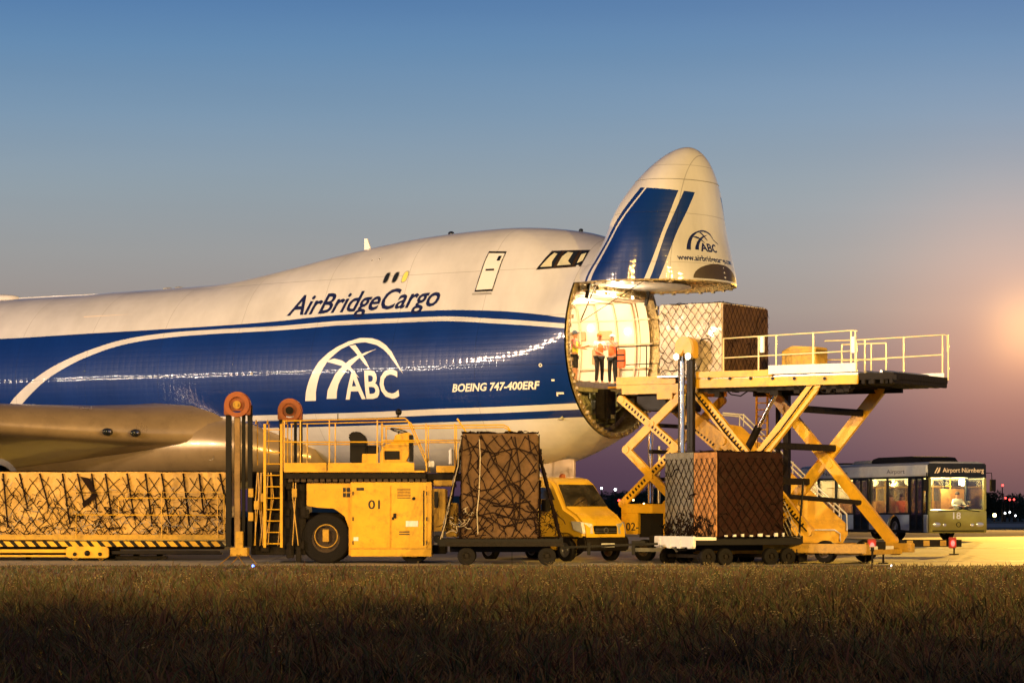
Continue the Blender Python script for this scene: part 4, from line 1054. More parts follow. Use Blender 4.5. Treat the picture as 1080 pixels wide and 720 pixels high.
for k in range(8): a=-w2/2+.2+k*w2/8; nn.box(a,a+rn.uniform(.04,.16),-d2/2-.1,-d2/2-.05,.01,rn.uniform(.04,.12))
nn.build('net_hook',M['white'],dc)
# tow bar between the dollies
tb=MB(); p=W(592,577,85.2);q=W(694,573,85.2); tb.beam(p,q,.1,.07); 
for a in (621,668): c=W(a,576,85.2); tb.box(c.x-.05,c.x+.05,c.y-.06,c.y+.06,c.z-.25,c.z+.12)
c=W(675,572,85.2); tb.box(c.x-.25,c.x+.15,c.y-.1,c.y+.1,c.z-.03,c.z+.06)
o=tb.build('tow_bar',M['black'],bevel=.01); tag(o,'long black drawbar lying between the two dollies in front of the yellow van','tow bar')
# ================================================================ VAN
VX=2.9; VY=87.6
VAN_S=1.06
van=empty('parked_van',(VX,VY,gz(VY)+.02),R(-49),'yellow delivery van parked facing right beside the nose gear of the freighter','van')
VP=[(-.02,.32),(.0,.5),(-.02,.72),(-.04,.98),(-.12,1.12),(-.4,1.36),(-.8,1.56),(-1.34,2.26),(-1.55,2.4),(-1.95,2.47),(-5.3,2.48),(-5.5,2.35),(-5.55,.45)]
def arch(cx,r,z0=.32,n=10):
    a0=math.asin((z0-.33)/r) if r>abs(z0-.33) else 0
    return [(cx+r*math.cos(math.pi-t*math.pi/n),.34+r*math.sin(math.pi-t*math.pi/n)) for t in range(n+1)]
bot=[(-5.5,.32)]+arch(-4.15,.42)+arch(-.74,.42)
vb=MB(); vb.prism(VP+bot,'y',-.95,.95)
def taper(p):
    x,y,z=p
    if z>1.15: y*=1-.135*(z-1.15)
    if x>-.75: y*=1-.14*(x+.75)
    return (x,y,z)
vb.v=[taper(p) for p in vb.v]; vb.build('body',M['vanyel'],van,bevel=.09,seg=3)
ww=MB(); a0,a1=Vector((-.83,0,1.6)),Vector((-1.32,0,2.235)); nrm=Vector((.79,0,.61))
k0,k1=1-.135*.45,1-.135*1.08
pts=[(a0.x,-.86*k0,a0.z),(a0.x,.86*k0,a0.z),(a1.x,.8*k1,a1.z),(a1.x,-.8*k1,a1.z)]; ww.add([Vector(p)+nrm*.012 for p in pts]+[Vector(p)-nrm*.02 for p in pts],[(0,1,2,3),(7,6,5,4),(0,4,5,1),(1,5,6,2),(2,6,7,3),(3,7,4,0)]); ww.build('windscreen',M['vanglass'],van)
w3=MB()
for s in (-1,1): w3.beam((-.81,s*.3-.2,1.62),(-.97,s*.3+.35,1.83),.02,.02,up=(.79,0,.61))
w3.build('wiper',M['black'],van)
for s in (-1,1):
    def sw(x,z,o=.012): 
        y=.95*(1-.135*max(0,z-1.15))+o; return (x,s*y,z)
    m=MB(); Q=[sw(-1.05,1.52),sw(-1.52,2.14),sw(-2.25,2.17),sw(-2.25,1.45)]; Qi=[sw(-1.05,1.52,-.01),sw(-1.52,2.14,-.01),sw(-2.25,2.17,-.01),sw(-2.25,1.45,-.01)]
    m.add(Q+Qi,[(0,1,2,3),(7,6,5,4),(0,4,5,1),(1,5,6,2),(2,6,7,3),(3,7,4,0)]); dw=m.build('door_window',M['vanglass'],van,smooth=False)
    m=MB(); 
    for a,b_ in ((sw(-1.12,.5,.004),sw(-1.12,1.4,.004)),(sw(-2.45,.4,.004),sw(-2.45,2.3,.004)),(sw(-1.12,.5,.004),sw(-2.45,.45,.004))): m.beam(a,b_,.012,.012)
    m.build('door_gap',M['black'],van); m=MB(); m.box(-2.35,-2.15,s*.955,s*.985,1.18,1.24); m.build('door_handle',M['black'],van)
    m=MB(); m.box(-1.5,-1.32,s*.98,s*1.2,1.45,1.8); m.box(-1.42,-1.36,s*.9,s*1.0,1.5,1.54); m.build('wing_mirror',M['black'],van,bevel=.03)
    m=MB(); m.box(-5.45,-.15,s*.93,s*.965,.66,.72); m.build('rub_strip',M['black'],van)
    m=MB(); H=[(-.04,s*.5,.8),(-.07,s*.5,1.08),(-.18,s*.85,1.14),(-.5,s*.925,1.16),(-.4,s*.925,.92),(-.1,s*.84,.8)]
    m.add([Vector(p)+Vector((.03,s*.012,.01)) for p in H]+[Vector(p)-Vector((.04,s*.02,0)) for p in H],[tuple(range(6)),tuple(range(11,5,-1))]+[(i,i+6,(i+1)%6+6,(i+1)%6) for i in range(6)]); m.build('headlight',M['lens'],van,smooth=False)
m=MB(); m.box(-.1,-.012,-.46,.46,.78,1.04); gr=m.build('grille',M['black'],van,bevel=.02)
m=MB(); 
for z in (.84,.89,.94): m.box(-.03,.0,-.42,.42,z,z+.015)
m.ring((.0,0,.9),(1,0,0),.085,.07,.02,20); m.build('grille_bar',M['steel'],gr)
m=MB(); m.prism([(-.3,.3),(-.0,.3),(.07,.4),(.07,.62),(.0,.74),(-.25,.74),(-.32,.6)],'y',-.93,.93); m.v=[(x,y*(1-.1*max(0,x+.6)),z) for x,y,z in m.v]; m.build('bumper',M['dark'],van,bevel=.04)
m=MB(); m.box(.07,.085,-.26,.26,.42,.53); m.build('number_plate',M['white'],van)
for x in (-.74,-4.15):
    for s in (-1,1): wheel(van,(x,s*.86,.34),.34,.21,side=s,rr=.62)
m=MB(); m.cyl((-1.9,0,2.42),(-1.9,0,2.47),.1,12); m.ball((-1.9,0,2.5),.1,12,8,(1,1,.7)); m.build('roof_beacon',M['orange'],van)
van.scale=(VAN_S,)*3
# ================================================================ SCISSOR LOADER at the nose (local x forward along the aircraft axis, y to port)
G=gz(88)
sl=empty('scissor_loader',(AX,AY,G),-TH,'tall yellow scissor lift loader raised to the open nose of the freighter','cargo loader')
def P2(px,py,q):
    k=(px-540)/F; lx=(k*(91-CF*q)-3.24+SF*q)/(CF+k*SF); Dd=91-SF*lx-CF*q
    return Vector((lx,-q,CH+(HZ-py)*Dd/F-G))
def sarm(p,q,w=.16,h=.36,slots=0,name='scissor_arm',mat=None,parent=None):
    m=MB(); m.mi=0; m.beam(p,q,w,h,up=(0,0,1))
    for e in (p,q): m.cyl(e-Vector((0,w*.7,0)),e+Vector((0,w*.7,0)),h*.5,16)
    mid=(p+q)/2; m.cyl(mid-Vector((0,w*.8,0)),mid+Vector((0,w*.8,0)),h*.33,14)
    if slots:
        m.mi=1; d=(q-p); n=int(d.length/.13)
        for k in range(2,n-1):
            if abs(k-n/2)<1.5: continue
            c=p+d*(k/n); m.beam(c+Vector((0,w/2+.004,0))*1-d.normalized()*.03+Vector((0,-w-.008,0)),c+d.normalized()*.03+Vector((0,w/2+.004-w-.008,0)),.01,h*.4)
    m.mi=0
    return m.build(name,[M['yellow'] if mat is None else mat,M['black']],parent or sl,bevel=0)
QN,QF=1.85,-1.85
A0=P2(862,404,QN);A1=P2(741,558,QN+.0); D0=P2(734,413,QN-.2);D1=P2(853,560,QN-.2)
B0=P2(929,410,QF);B1=P2(814,557,QF); C0=P2(813,412,QF+.2);C1=P2(941,570,QF+.2)
sarm(A0,A1); sarm(D0,D1,.16,.3,1); sarm(B0,B1); sarm(C0,C1,.16,.34)
m=MB()
for t in (.17,.42,.66,.85): m.beam(A0.lerp(A1,t),B0.lerp(B1,t),.2,.2)
for t in (.75,): m.beam(D0.lerp(D1,t),C0.lerp(C1,t),.14,.14)
m.build('cross_tube',M['dark'],sl,bevel=.02)
# inner lifting rams and braces
m=MB()
m.cyl(P2(745,560,.6),P2(800,450,.6),.12,14); m.cyl(P2(745,560,-.6),P2(800,450,-.6),.12,14); m.build('lift_ram',M['dark'],sl)
m=MB(); m.cyl(P2(800,450,.6),P2(822,408,.6),.07,12); m.cyl(P2(800,450,-.6),P2(822,408,-.6),.07,12); m.build('ram_rod',M['chrome'],sl)
sarm(P2(727,438,.3),P2(800,492,.3),.2,.42,0,'inner_link',M['yellow2'])
# forward diamond scissor
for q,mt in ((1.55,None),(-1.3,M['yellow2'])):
    k=0 if q>0 else 1
    a=P2(656,421,q);b_=P2(714,472,q);c=P2(716,419,q);d=P2(661,474,q);e=P2(657,531,q);f=P2(715,531,q)
    if q<0:
        off=P2(714,472,1.55)-Vector((0,-1.55,0)); 
        def mv(v): return Vector((v.x,1.3,v.z))
        a,b_,c,d,e,f=[mv(v) for v in (P2(656,421,1.55),P2(714,472,1.55),P2(716,419,1.55),P2(661,474,1.55),P2(657,531,1.55),P2(715,531,1.55))]
    sarm(a,b_,.14,.24,1,mat=mt); sarm(c,d,.12,.26,0,mat=mt); sarm(d,f,.14,.24,0,mat=mt); sarm(b_,e,.12,.24,1,mat=mt)
m=MB(); p=P2(686,455,1.0); m.cyl(P2(686,530,1.0),P2(686,452,1.0),.085,14); m.build('bridge_ram',M['chrome'],sl)
m=MB(); m.cyl(P2(690,530,1.0)+Vector((0,.3,0)),P2(690,470,1.0)+Vector((0,.3,0)),.05,12); m.build('bridge_ram',M['steel'],sl)
m=MB(); 
for py in (448,476,505): m.beam(P2(686,py,1.5),P2(686,py,1.5)+Vector((0,2.7,0)),.12,.12)
m.build('cross_tube',M['dark'],sl)
# bridge platform
zd=P2(690,405,1.5).z
x0=P2(650,405,1.6).x; x1=P2(716,405,1.6).x
m=MB(); m.box(x0,x1,-1.6,1.6,zd-.12,zd); m.box(x0+.2,x1,-1.62,-1.5,zd-.3,zd-.1); m.box(x0+.2,x1,1.5,1.62,zd-.3,zd-.1); m.box(x0-.55,x0+.02,-1.2,1.2,zd-.08,zd-.02)
for k in range(5): m.box(x0+.3+k*.45,x0+.36+k*.45,-1.5,1.5,zd-.25,zd-.12)
m.box(x1-.75,x1-.2,-1.66,-1.4,zd-.48,zd-.28); m.build('bridge_deck',M['yellow'],sl,bevel=.01)
m=MB(); m.box(x0+.55,x1-.6,-1.3,1.0,zd-.8,zd-.28); m.build('drive_box',M['black'],sl,bevel=.03)
m=MB(); m.box(x0+.02,x1-.1,-1.64,-1.6,zd+.0,zd+.24); m.build('toe_board',M['yellow'],sl)
m=MB()
for q,mm_ in ((-1.62,1),(1.6,0)):
    for t in (.0,.5,.98): m.tube([(x0+.03+(x1-x0-.1)*t,q,zd),(x0+.03+(x1-x0-.1)*t,q,zd+1.18)],.018,6)
    for zz_ in (.62,1.18): m.tube([(x0+.03,q,zd+zz_),(x1-.07,q,zd+zz_+.02)],.018,6)
m.build('bridge_railing',M['dark'],sl)
# main platform
zt_=P2(790,396,2.0).z
mx0=P2(735,400,2.0).x; mx1=P2(905,400,2.0).x; ex1=P2(1000,398,-2.0).x
m=MB(); m.box(mx0,mx1,-2.0,2.0,zt_-.1,zt_-.0)
for k in range(12): m.cyl((mx0+.3+k*.52,-1.7,zt_+.03),(mx0+.3+k*.52,1.7,zt_+.03),.05,8)
m.build('roller_deck',M['steel'],sl)
m=MB(); 
for s in (-1,1): m.box(mx0,mx1,s*1.96,s*2.06,zt_-.34,zt_-.06); m.box(mx0,mx0+2.6,s*1.98,s*2.08,zt_-.04,zt_+.16)
m.box(mx0-.1,mx0+.05,-2,2,zt_-.3,zt_-.05); m.build('platform_beam',M['yellow'],sl,bevel=.015)
m=MB()
for s in (-1,1): m.box(mx0,mx1-.3,s*1.75,s*1.9,zt_-.46,zt_-.3)
for k in range(13): m.box(mx0+.2+k*.5,mx0+.32+k*.5,-1.9,1.9,zt_-.34,zt_-.12)
rn=random.Random(8)
for k in range(16): a=rn.uniform(mx0,mx1-.5); m.box(a,a+rn.uniform(.1,.35),-1.9,-1.6,zt_-.34-rn.uniform(.1,.28),zt_-.3)
m.build('platform_underside',M['dark'],sl)
m=MB()
for k in range(5):
    a=rn.uniform(mx0+.5,mx1-.8); m.tube([(a,-1.8,zt_-.4),(a+.2,-1.85,zt_-.55),(a+.5,-1.8,zt_-.6),(a+.8,-1.8,zt_-.42)],.022,6)
m.build('hose',M['black'],sl)
m=MB(); m.box(mx1,ex1,-1.98,1.98,zt_-.22,zt_-.02)
for k in range(4): m.box(mx1+.1+k*.3,mx1+.22+k*.3,-2.0,2.0,zt_-.34,zt_-.2)
m.box(ex1,ex1+.12,-2.05,-1.8,zt_-.25,zt_-.1); m.build('end_bridge',M['dark'],sl,bevel=.015)
for (pa_,pb_) in ((A0,A1),(B0,B1),(D0,D1),(C0,C1)):
    m=MB(); o_=Vector((0,-.14 if pa_.y<0 else .14,.0)); m.tube([pa_+o_,pa_.lerp(pb_,.3)+o_+Vector((0,0,-.08)),pa_.lerp(pb_,.55)+o_+Vector((0,0,.03)),pa_.lerp(pb_,.8)+o_+Vector((0,0,-.1)),pb_+o_],.022,6); m.build('hydraulic_hose',M['black'],sl)
m=MB()
for a_ in (748,770,792,815,838,870): p=P2(a_,399,2.07); m.cyl(p,p+Vector((0,-.03,0)),.05,8)
m.build('beam_fitting',M['black'],sl)
wa=P2(811,392,2.1).x; wb=P2(903,392,2.1).x; wc=P2(951,392,-2.0).x
m=MB(); m.box(wa,wb,-2.14,-2.09,zt_+.02,zt_+.28); m.box(wc,ex1-.1,1.9,1.95,zt_-.02,zt_+.12); m.build('side_plate',M['white'],sl,smooth=False)
def rail(m,q,pts,r=.022):
    m.tube([P2(a,b_,q) for a,b_ in pts],r,8)
m=MB()
rail(m,2.05,[(763,357),(898,348.5),(904,349)]); rail(m,2.05,[(763,377.5),(898,370)])
for a,t in ((763,357),(800,354.5),(818.5,353),(857.5,351),(897.5,348.5),(902,348.5)): 
    p=P2(a,t,2.05); m.tube([p,(p.x,p.y,zt_)],.026,8)
rail(m,-1.95,[(870,359.5),(904,358.5),(996,353),(999,354),(999,371)]); rail(m,-1.95,[(870,379.5),(911,379),(994,374)])
for a,t in ((912,358),(953,355.5),(994,353.5),(1000,353)):
    p=P2(a,t,-1.95); m.tube([p,(p.x,p.y,zt_-.1)],.024,8)
m.build('railing',M['palerail'],sl)
m=MB()
yA=1.95; 
for z_ in (1.1,.6): m.tube([(mx0+3,yA,zt_+z_),(mx1-.9,yA,zt_+z_)],.022,8)
for k in range(4): xx=mx0+3+(mx1-.9-mx0-3)*k/3; m.tube([(xx,yA,zt_+1.1),(xx,yA,zt_-.05)],.022,8)
m.build('railing',M['palerail'],sl)
for (px,) in ((804,),(900,)):
    m=MB(); p=P2(px,356,2.1); m.box(p.x-.06,p.x+.06,p.y-.05,p.y+.05,p.z-.45,p.z+.03); m.build('rail_clamp',M['offwhite'],sl,bevel=.01)
m=MB(); p=P2(838,372,0); m.box(p.x-.55,p.x+.65,.2,1.0,zt_+.25,zt_+.85); m.box(p.x-.3,p.x+.5,.3,.9,zt_,zt_+.25); m.prism([(p.x-.55,zt_+.85),(p.x+.65,zt_+.85),(p.x+.65,zt_+.95),(p.x-.2,zt_+1.0)],'y',.2,1.0); m.build('control_cabin',M['yellow2'],sl,bevel=.03)
# guide column with chain sheave
pc=P2(724,366,2.2)
m=MB(); b0=P2(719.5,372,2.25); m.cyl((b0.x,b0.y,.3),(b0.x,b0.y,pc.z-.1),.085,18); gc=m.build('guide_column',M['chrome'],sl)
m=MB(); b1=P2(729.5,372,2.2); m.box(b1.x-.13,b1.x+.07,b1.y-.08,b1.y+.1,.3,pc.z-.1); b2=P2(715,372,2.2); m.box(b2.x-.05,b2.x+.05,b2.y+.1,b2.y+.25,.3,pc.z-.2)
for k in range(60): m.box(b1.x-.11,b1.x-.02,b1.y-.1,b1.y-.07,.4+k*.1,.46+k*.1)
m.build('chain_track',M['black'],sl)
m=MB(); n=20; R_=.32; c=Vector((pc.x,0,pc.z)); pts=[(c.x+R_*math.cos(math.pi*k/n),c.z+R_*math.sin(math.pi*k/n)) for k in range(n+1)]+[(c.x-R_,c.z-.35),(c.x-.12,c.z-.35),(c.x,c.z-.15),(c.x+.12,c.z-.35),(c.x+R_,c.z-.35)]
m.prism(pts,'y',pc.y-.2,pc.y+.2); hdc=m.build('sheave_guard',M['yellow'],sl,bevel=.03)
m=MB()
for s in (-1,1): m.cyl((c.x+s*.2,pc.y-.28,c.z-.3),(c.x+s*.2,pc.y-.1,c.z-.3),.11,14)
m.build('column_bolt',M['steel'],hdc)
m=MB(); f2=P2(830,380,-2.1); m.box(f2.x-.09,f2.x+.09,f2.y-.1,f2.y+.1,.4,P2(830,382,-2.1).z); m.box(f2.x-.35,f2.x-.27,f2.y-.1,f2.y+.1,.4,zt_); m.build('guide_column',M['dark'],sl)
# access ladder hanging behind
m=MB(); la,lb_=P2(798,415,-2.3),P2(809.5,415,-2.3)
for p in (la,lb_): m.box(p.x-.03,p.x+.03,p.y-.03,p.y+.03,P2(798,472,-2.3).z,zt_)
for k in range(8): z=P2(798,418+k*7,-2.3).z; m.cyl((la.x,la.y,z),(lb_.x,lb_.y,z),.022,6)
m.build('ladder',M['yellow'],sl)
# base frame
bx0,bx1=P2(655,560,1.7).x,P2(905,560,1.7).x
m=MB()
for s in (-1,1): m.box(bx0+2.4,bx1+.3,s*1.75,s*1.5,.3,.58)
m.box(bx0+2.2,bx1,-1.5,1.5,.25,.4); m.build('base_frame',M['yellow2'],sl,bevel=.02)
zc=P2(680,531,1.7).z; za=P2(680,541,1.7).z; zb_=P2(680,563,1.7).z
m=MB(); m.box(bx0,P2(705,540,1.7).x,-1.7,1.7,za,zc-.03); m.box(bx0,P2(705,540,1.7).x,-1.72,1.72,zc-.03,zc)
fx=bx0; m.box(fx,P2(673,540,1.7).x,-1.7,1.7,zb_,za); m.box(P2(700,540,1.7).x,P2(706,540,1.7).x,-1.74,-1.5,.3,za+.1); m.box(P2(702,540,1.7).x,P2(712,540,1.7).x,-1.72,1.72,zb_-.25,zb_); cb2=m.build('front_cabinet',M['yellow'],sl,bevel=.015)
m=MB(); m.box(P2(673.5,545,1.6).x,P2(700,545,1.6).x,-1.55,1.5,zb_-.1,za); m.cyl((P2(694,560,1.7).x,-1.7,zb_+.1),(P2(694,560,1.7).x,-1.4,zb_+.1),.18,16); m.build('engine_bay',M['black'],sl)
pa=P2(660,559,1.72)
flat_text('lettering','02-',(pa.x,-1.708,pa.z),(1,0,0),(0,0,1),M['blackletter'],cb2,.45,.24,bold=.01)
for x in (bx0+.7,bx0+2.0,bx1-1.2):
    for s in (-1,1): wheel(sl,(x,s*1.4,.34),.34,.28,side=s,rimcol='hub')
m=MB(); m.box(bx0-.1,bx0+2.0,-1.6,1.6,.3,.42); m.build('base_plate',M['grey'],sl)
# rear outrigger platform with red lamps
oa=P2(866,572,1.6)
m=MB(); a_=P2(866,571,.9).x; b_=P2(912,571,.9).x; m.box(a_,b_,-.9,1.2,.36,.5); m.box(a_,b_-.2,-.95,-.9,.22,.5); m.box(a_+.1,b_-.1,-1.1,-.95,.28,.34)
m.build('rear_step',M['white'],sl,bevel=.01)
# ---- cargo on the platform
ul=P2(762,398,1.75)
cx_=ul.x
uc=empty('netted_cargo',(0,0,0),-TH,'pale wrapped cargo block high on the raised scissor platform beside the open nose','cargo pallet','netted cargo pallets')
L3=64/(CF*34.2); W3=3.05; H3=P2(762,319,1.75).z-zt_-.08
def toW(lx,ly,z): return Vector((AX+CF*lx+SF*ly,AY-SF*lx+CF*ly,z))
uc.location=toW(cx_-L3/2,-1.75+W3/2,G+zt_+.08)
lb=lumpy_box(L3,W3,H3,.03,.2,17); lb.build('cargo_wrap',M['carton'],uc,angle=50)
m=MB(); m.box(-L3/2-.05,L3/2+.05,-W3/2-.05,W3/2+.05,-.05,.0); m.build('pallet_sheet',M['steel'],uc)
m=lumpy_box(.05,W3-.05,H3-.03,.012,.3,2); o=m.build('brown_end_cover',M['box'],uc,loc=(L3/2+.01,0,.0),angle=50)
nn=MB(); net_on_faces(nn,[((-L3/2,-W3/2,0),(L3,0,0),(0,0,H3),(0,-1,0)),((L3/2+.04,-W3/2,0),(0,W3,0),(0,0,H3),(1,0,0)),((-L3/2,W3/2,0),(0,-W3,0),(0,0,H3),(-1,0,0)),((-L3/2,-W3/2,H3),(L3,0,0),(0,W3,0),(0,0,1))],.26,.006,.03,16,41)
nn.build('cargo_net',M['net'],uc)
# ---- outrigger bars with red warning lamps behind the loader base (standing on the ground)
def warn_bar(px0,px1,py,d,label,lamp):
    p=W(px0,py,d);q=W(px1,py,d); e=empty('warning_bar',((p.x+q.x)/2,d,gz(d)),0,label,'barrier bar'); hw=(q.x-p.x)/2; h=p.z-gz(d)
    m=MB(); m.box(-hw,hw,-.06,.06,h-.12,h+.12); m.build('bar',M['dark'],e,bevel=.01)
    m=MB(); 
    k=-hw
    while k<hw-.3: m.box(k+.05,k+.25,-.066,-.06,h-.09,h+.09); k+=.55
    m.build('stripe',M['yellow2'],e)
    m=MB()
    for s in (-.8,.8): m.cyl((hw*s,0,0),(hw*s,0,h),.03,8); m.cyl((hw*s,0,0),(hw*s,0,.04),.16,12)
    m.build('foot',M['dark'],e)
    for a in lamp:
        m=MB(); x=W(a,py,d).x-(p.x+q.x)/2; m.box(x-.13,x+.13,-.16,-.06,h-.16,h+.2); l=m.build('lamp_housing',pm('red_housing',(.3,.02,.02),.5),e,bevel=.02)
        m=MB(); m.ball((x,-.2,h+.0),.085,10,8,(.8,.6,1.2)); m.build('red_lamp',M['red'],l)
    return e
warn_bar(910,934,575,86.2,'short dark bar with glowing red lamp at the foot of the scissor lift',(919,))
warn_bar(937,1014,572.5,94,'long dark striped bar on feet with red lamp at its right end below the bus',(1004,))
# ================================================================ PEOPLE at the nose
HF=5.68
def air2w(lx,q,z): return (AX+CF*lx-SF*q, AY-SF*lx-CF*q, z)
person(air2w(-.5,.03,HF),R(25),'left man of a pair in orange vests standing in the open nose',top='shirt',legs='trouser',hat='vest',vest='vest',armL=((.24,-.1,1.2),(.12,-.3,1.2)),armR=((-.22,-.08,1.16),(-.1,-.3,1.05)),h=1.66)
person(air2w(-.45,-.72,HF),R(-30),'right man of a pair in orange vests, raising an arm, in the open nose',top='pink',legs='trouser',hat='white',vest='vest',armL=((.25,-.12,1.28),(.05,-.22,1.48)),armR=((-.23,-.1,1.2),(-.2,-.3,1.3)),h=1.66)
person(air2w(-.6,1.4,HF-.05),R(70),'worker in yellow vest, blue cap and shorts at left edge of the nose opening',top='pink',legs='trouser',hat='cap',vest='vesty',armL=((.25,-.12,1.2),(.15,-.38,1.25)),armR=((-.24,-.1,1.2),(-.15,-.35,1.15)),long=False,h=1.72)
person(toW(P2(714,400,1.3).x,-1.3,G+zd+.0),R(100),'worker in blue work clothes half hidden behind the chrome lift column',top='jean',legs='jean',longsleeve=True,h=1.72)
m=MB(); pv=P2(657,377,1.62); m.add([],[])
V0=lumpy_box(.28,.1,.6,.03,.1,3); V0.build('safety_vest',M['vest'],loc=None)
o=bpy.data.objects['safety_vest.003'] if 'safety_vest.003' in bpy.data.objects else V0
vs_=[x for x in C.objects if x.name.startswith('safety_vest') and x.parent is None][0]
vs_.location=toW(pv.x,pv.y-.1,G+zd+.52); vs_.rotation_euler=(0,0,-TH); tag(vs_,'orange safety vest hung over the railing beside the two workers in the nose','vest')
m=MB(); m.box(-.15,.15,-.07,-.06,.2,.25); m.box(-.15,.15,-.07,-.06,.38,.43); s_=m.build('reflective_band',M['black'],vs_)
# ================================================================ BUS
BY=109.0; BXc=(1009-540)*BY/F
bus=empty('airport_bus',(BXc,BY,.52),R(-70),'pale low floor airport bus numbered 18 with lit windows and its driver inside','bus')
HWd=1.24; LB=11.2; HB=3.02
def bwall(s):
    # lower skin with wheel arches
    z0=.32; zt=1.02
    pts=[(-LB,zt),(0-.02,zt),(-.02,z0)]
    for cx in (-2.75,-8.6): pts+= [(cx+.62*math.cos(t*math.pi/12),.46+.58*math.sin(t*math.pi/12)) if 0 else (cx+.6*math.cos(math.pi*t/12),.42+.58*math.sin(math.pi*t/12)) for t in range(13)]
    pts+=[(-LB,z0)]
    m=MB(); m.prism(pts,'y',s*HWd-.03,s*HWd+.03); return m
doorsR=[(-1.35,-.35),(-6.1,-4.9)]
for s in (-1,1):
    w=bwall(s).build('side_panel',M['buswhite'],bus)
    # window glass
    m=MB(); m.box(-LB+.1,-.1,s*HWd-.012,s*HWd+.012,1.02,2.45); m.build('side_window',M['busglass'],bus,smooth=False)
    m=MB()
    for x in (-.06,-1.5,-3.3,-4.75,-6.2,-7.8,-9.4,-LB+.05): m.box(x-.06,x+.06,s*HWd-.03,s*HWd+.03,1.02,2.45)
    m.box(-LB,0,s*HWd-.032,s*HWd+.032,1.0,1.07); m.box(-LB,0,s*HWd-.032,s*HWd+.032,2.4,2.48); m.build('window_pillar',M['black'],bus)
    m=MB(); m.box(-LB,-.02,s*HWd-.04,s*HWd+.035,2.48,2.9); m.build('roof_edge_panel',M['white'],bus,bevel=.03)
    for x in (-2.75,-8.6):
        wheel(bus,(x,s*1.08,.48),.48,.28,side=s,rr=.56)
        m=MB(); m.box(x-.6,x+.6,s*.6,s*.9,.3,1.0); m.build('wheel_arch',M['black'],bus)
for a,b_ in doorsR:
    m=MB(); y=-HWd-.04
    m.box(a,b_,y-.02,y+.02,.34,.42); m.box(a,b_,y-.02,y+.02,2.36,2.44)
    for x in (a,(a+b_)/2,b_): m.box(x-.05,x+.05,y-.02,y+.02,.34,2.44)
    dd=m.build('door',M['black'],bus); m=MB(); m.box(a,b_,y-.006,y+.006,.42,2.36); m.build('door_glass',M['darkglass'] if False else M['busglass'],dd,smooth=False)
    m=MB(); m.box(a,b_,y-.005,y+.03,.36,1.0); m.build('door_panel',M['dark'],dd)
# roof
m=MB(); m.prism([(-HWd,2.88),(-HWd+.08,2.98),(-HWd+.35,3.03),(HWd-.35,3.03),(HWd-.08,2.98),(HWd,2.88)],'x',-LB,0.0); m.build('roof',M['busroof'],bus,bevel=.02)
m=MB(); m.prism([(-5.6,3.02),(-1.2,3.02),(-1.5,3.22),(-2.2,3.27),(-5.0,3.27),(-5.5,3.2)],'y',-.8,.8); m.build('roof_air_unit',M['dark'],bus,bevel=.04)
m=MB(); m.prism([(-7.4,3.02),(-5.6,3.02),(-5.7,3.18),(-7.2,3.16)],'y',-.75,.75); m.build('roof_air_unit',M['grey'],bus,bevel=.04)
m=MB(); m.box(-9.8,-8.6,-.5,.5,3.02,3.12); m.build('roof_vent',M['black'],bus,bevel=.03)
m=MB(); m.box(-LB,-.1,-HWd,HWd,.3,.42); m.box(-LB+.0,-LB+.05,-HWd,HWd,.42,2.9); m.build('floor_pan',M['dark'],bus)
# front
m=MB(); m.prism([(-.06,.3),(.1,.3),(.14,.5),(.12,1.15),(.02,1.2),(-.06,1.2)],'y',-HWd,HWd); fr_=m.build('front_panel',M['busfront'],bus,bevel=.03)
m=MB()
for s in (-1,1):
    m.ball((.12,s*.93,.62),.13,14,8,(.3,1.5,.8)); m.ball((.12,s*.6,.6),.1,14,8,(.3,1,.8))
m.build('headlight',M['lens'],fr_)
m=MB(); m.box(.11,.15,-1.1,1.1,.36,.4); m.ring((.15,0,.62),(1,0,0),.1,.08,.02,20); m.tube([(.15,-.9,1.12),(.16,-.1,1.16),(.17,.5,1.3)],.015,6); m.tube([(.15,.9,1.12),(.16,.3,1.2),(.17,0,1.24)],.015,6); m.build('wiper',M['black'],fr_)
m=MB(); m.box(-.06,.1,-HWd,-HWd+.1,1.2,2.42); m.build('windscreen_pillar',M['busfront'],bus,bevel=.02); m=MB(); m.box(-.06,.1,HWd-.1,HWd,1.2,2.42); m.build('windscreen_pillar',M['busfront'],bus,bevel=.02)
m=MB(); m.box(.05,.075,-HWd+.1,HWd-.1,1.2,2.42); m.build('windscreen',M['busglass'],bus,smooth=False)
m=MB(); m.box(-.06,.1,-HWd,HWd,2.42,2.96); db=m.build('destination_board',M['sign'],bus,bevel=.04)
def ft(name,txt,y,z,w,c,mat,par,x=.106,**k): return flat_text(name,txt,(x,y,z),(0,1,0),(0,0,1),mat,par,w,c,**k)
ft('lettering','Airport Nürnberg',-.66,2.62,1.78,.17,M['signlit'],db,bold=.015)
m=MB()
for k in (0,1): m.prism([(-1.02+.1*k,2.58),(-.97+.1*k,2.58),(-.85+.1*k,2.8),(-.90+.1*k,2.8)],'x',.103,.11)
m.prism([(-.86,2.62),(-.82,2.6),(-.77,2.72),(-.79,2.76)],'x',.103,.11); m.build('emblem',M['signlit'],db,smooth=False)
ft('number_plate_text','18',-.24,.84,.34,.25,M['white'],fr_,x=.15,bold=.02)
def side_text(txt,x,w,z,c,mat):
    return flat_text('lettering',txt,(x,-HWd-.045,z),(1,0,0),(0,0,1),mat,bus,w,c)
side_text('Airport',-3.3,1.5,2.6,.16,M['navy']); side_text('Nürnberg',-8.9,2.2,2.6,.15,M['blackletter'])
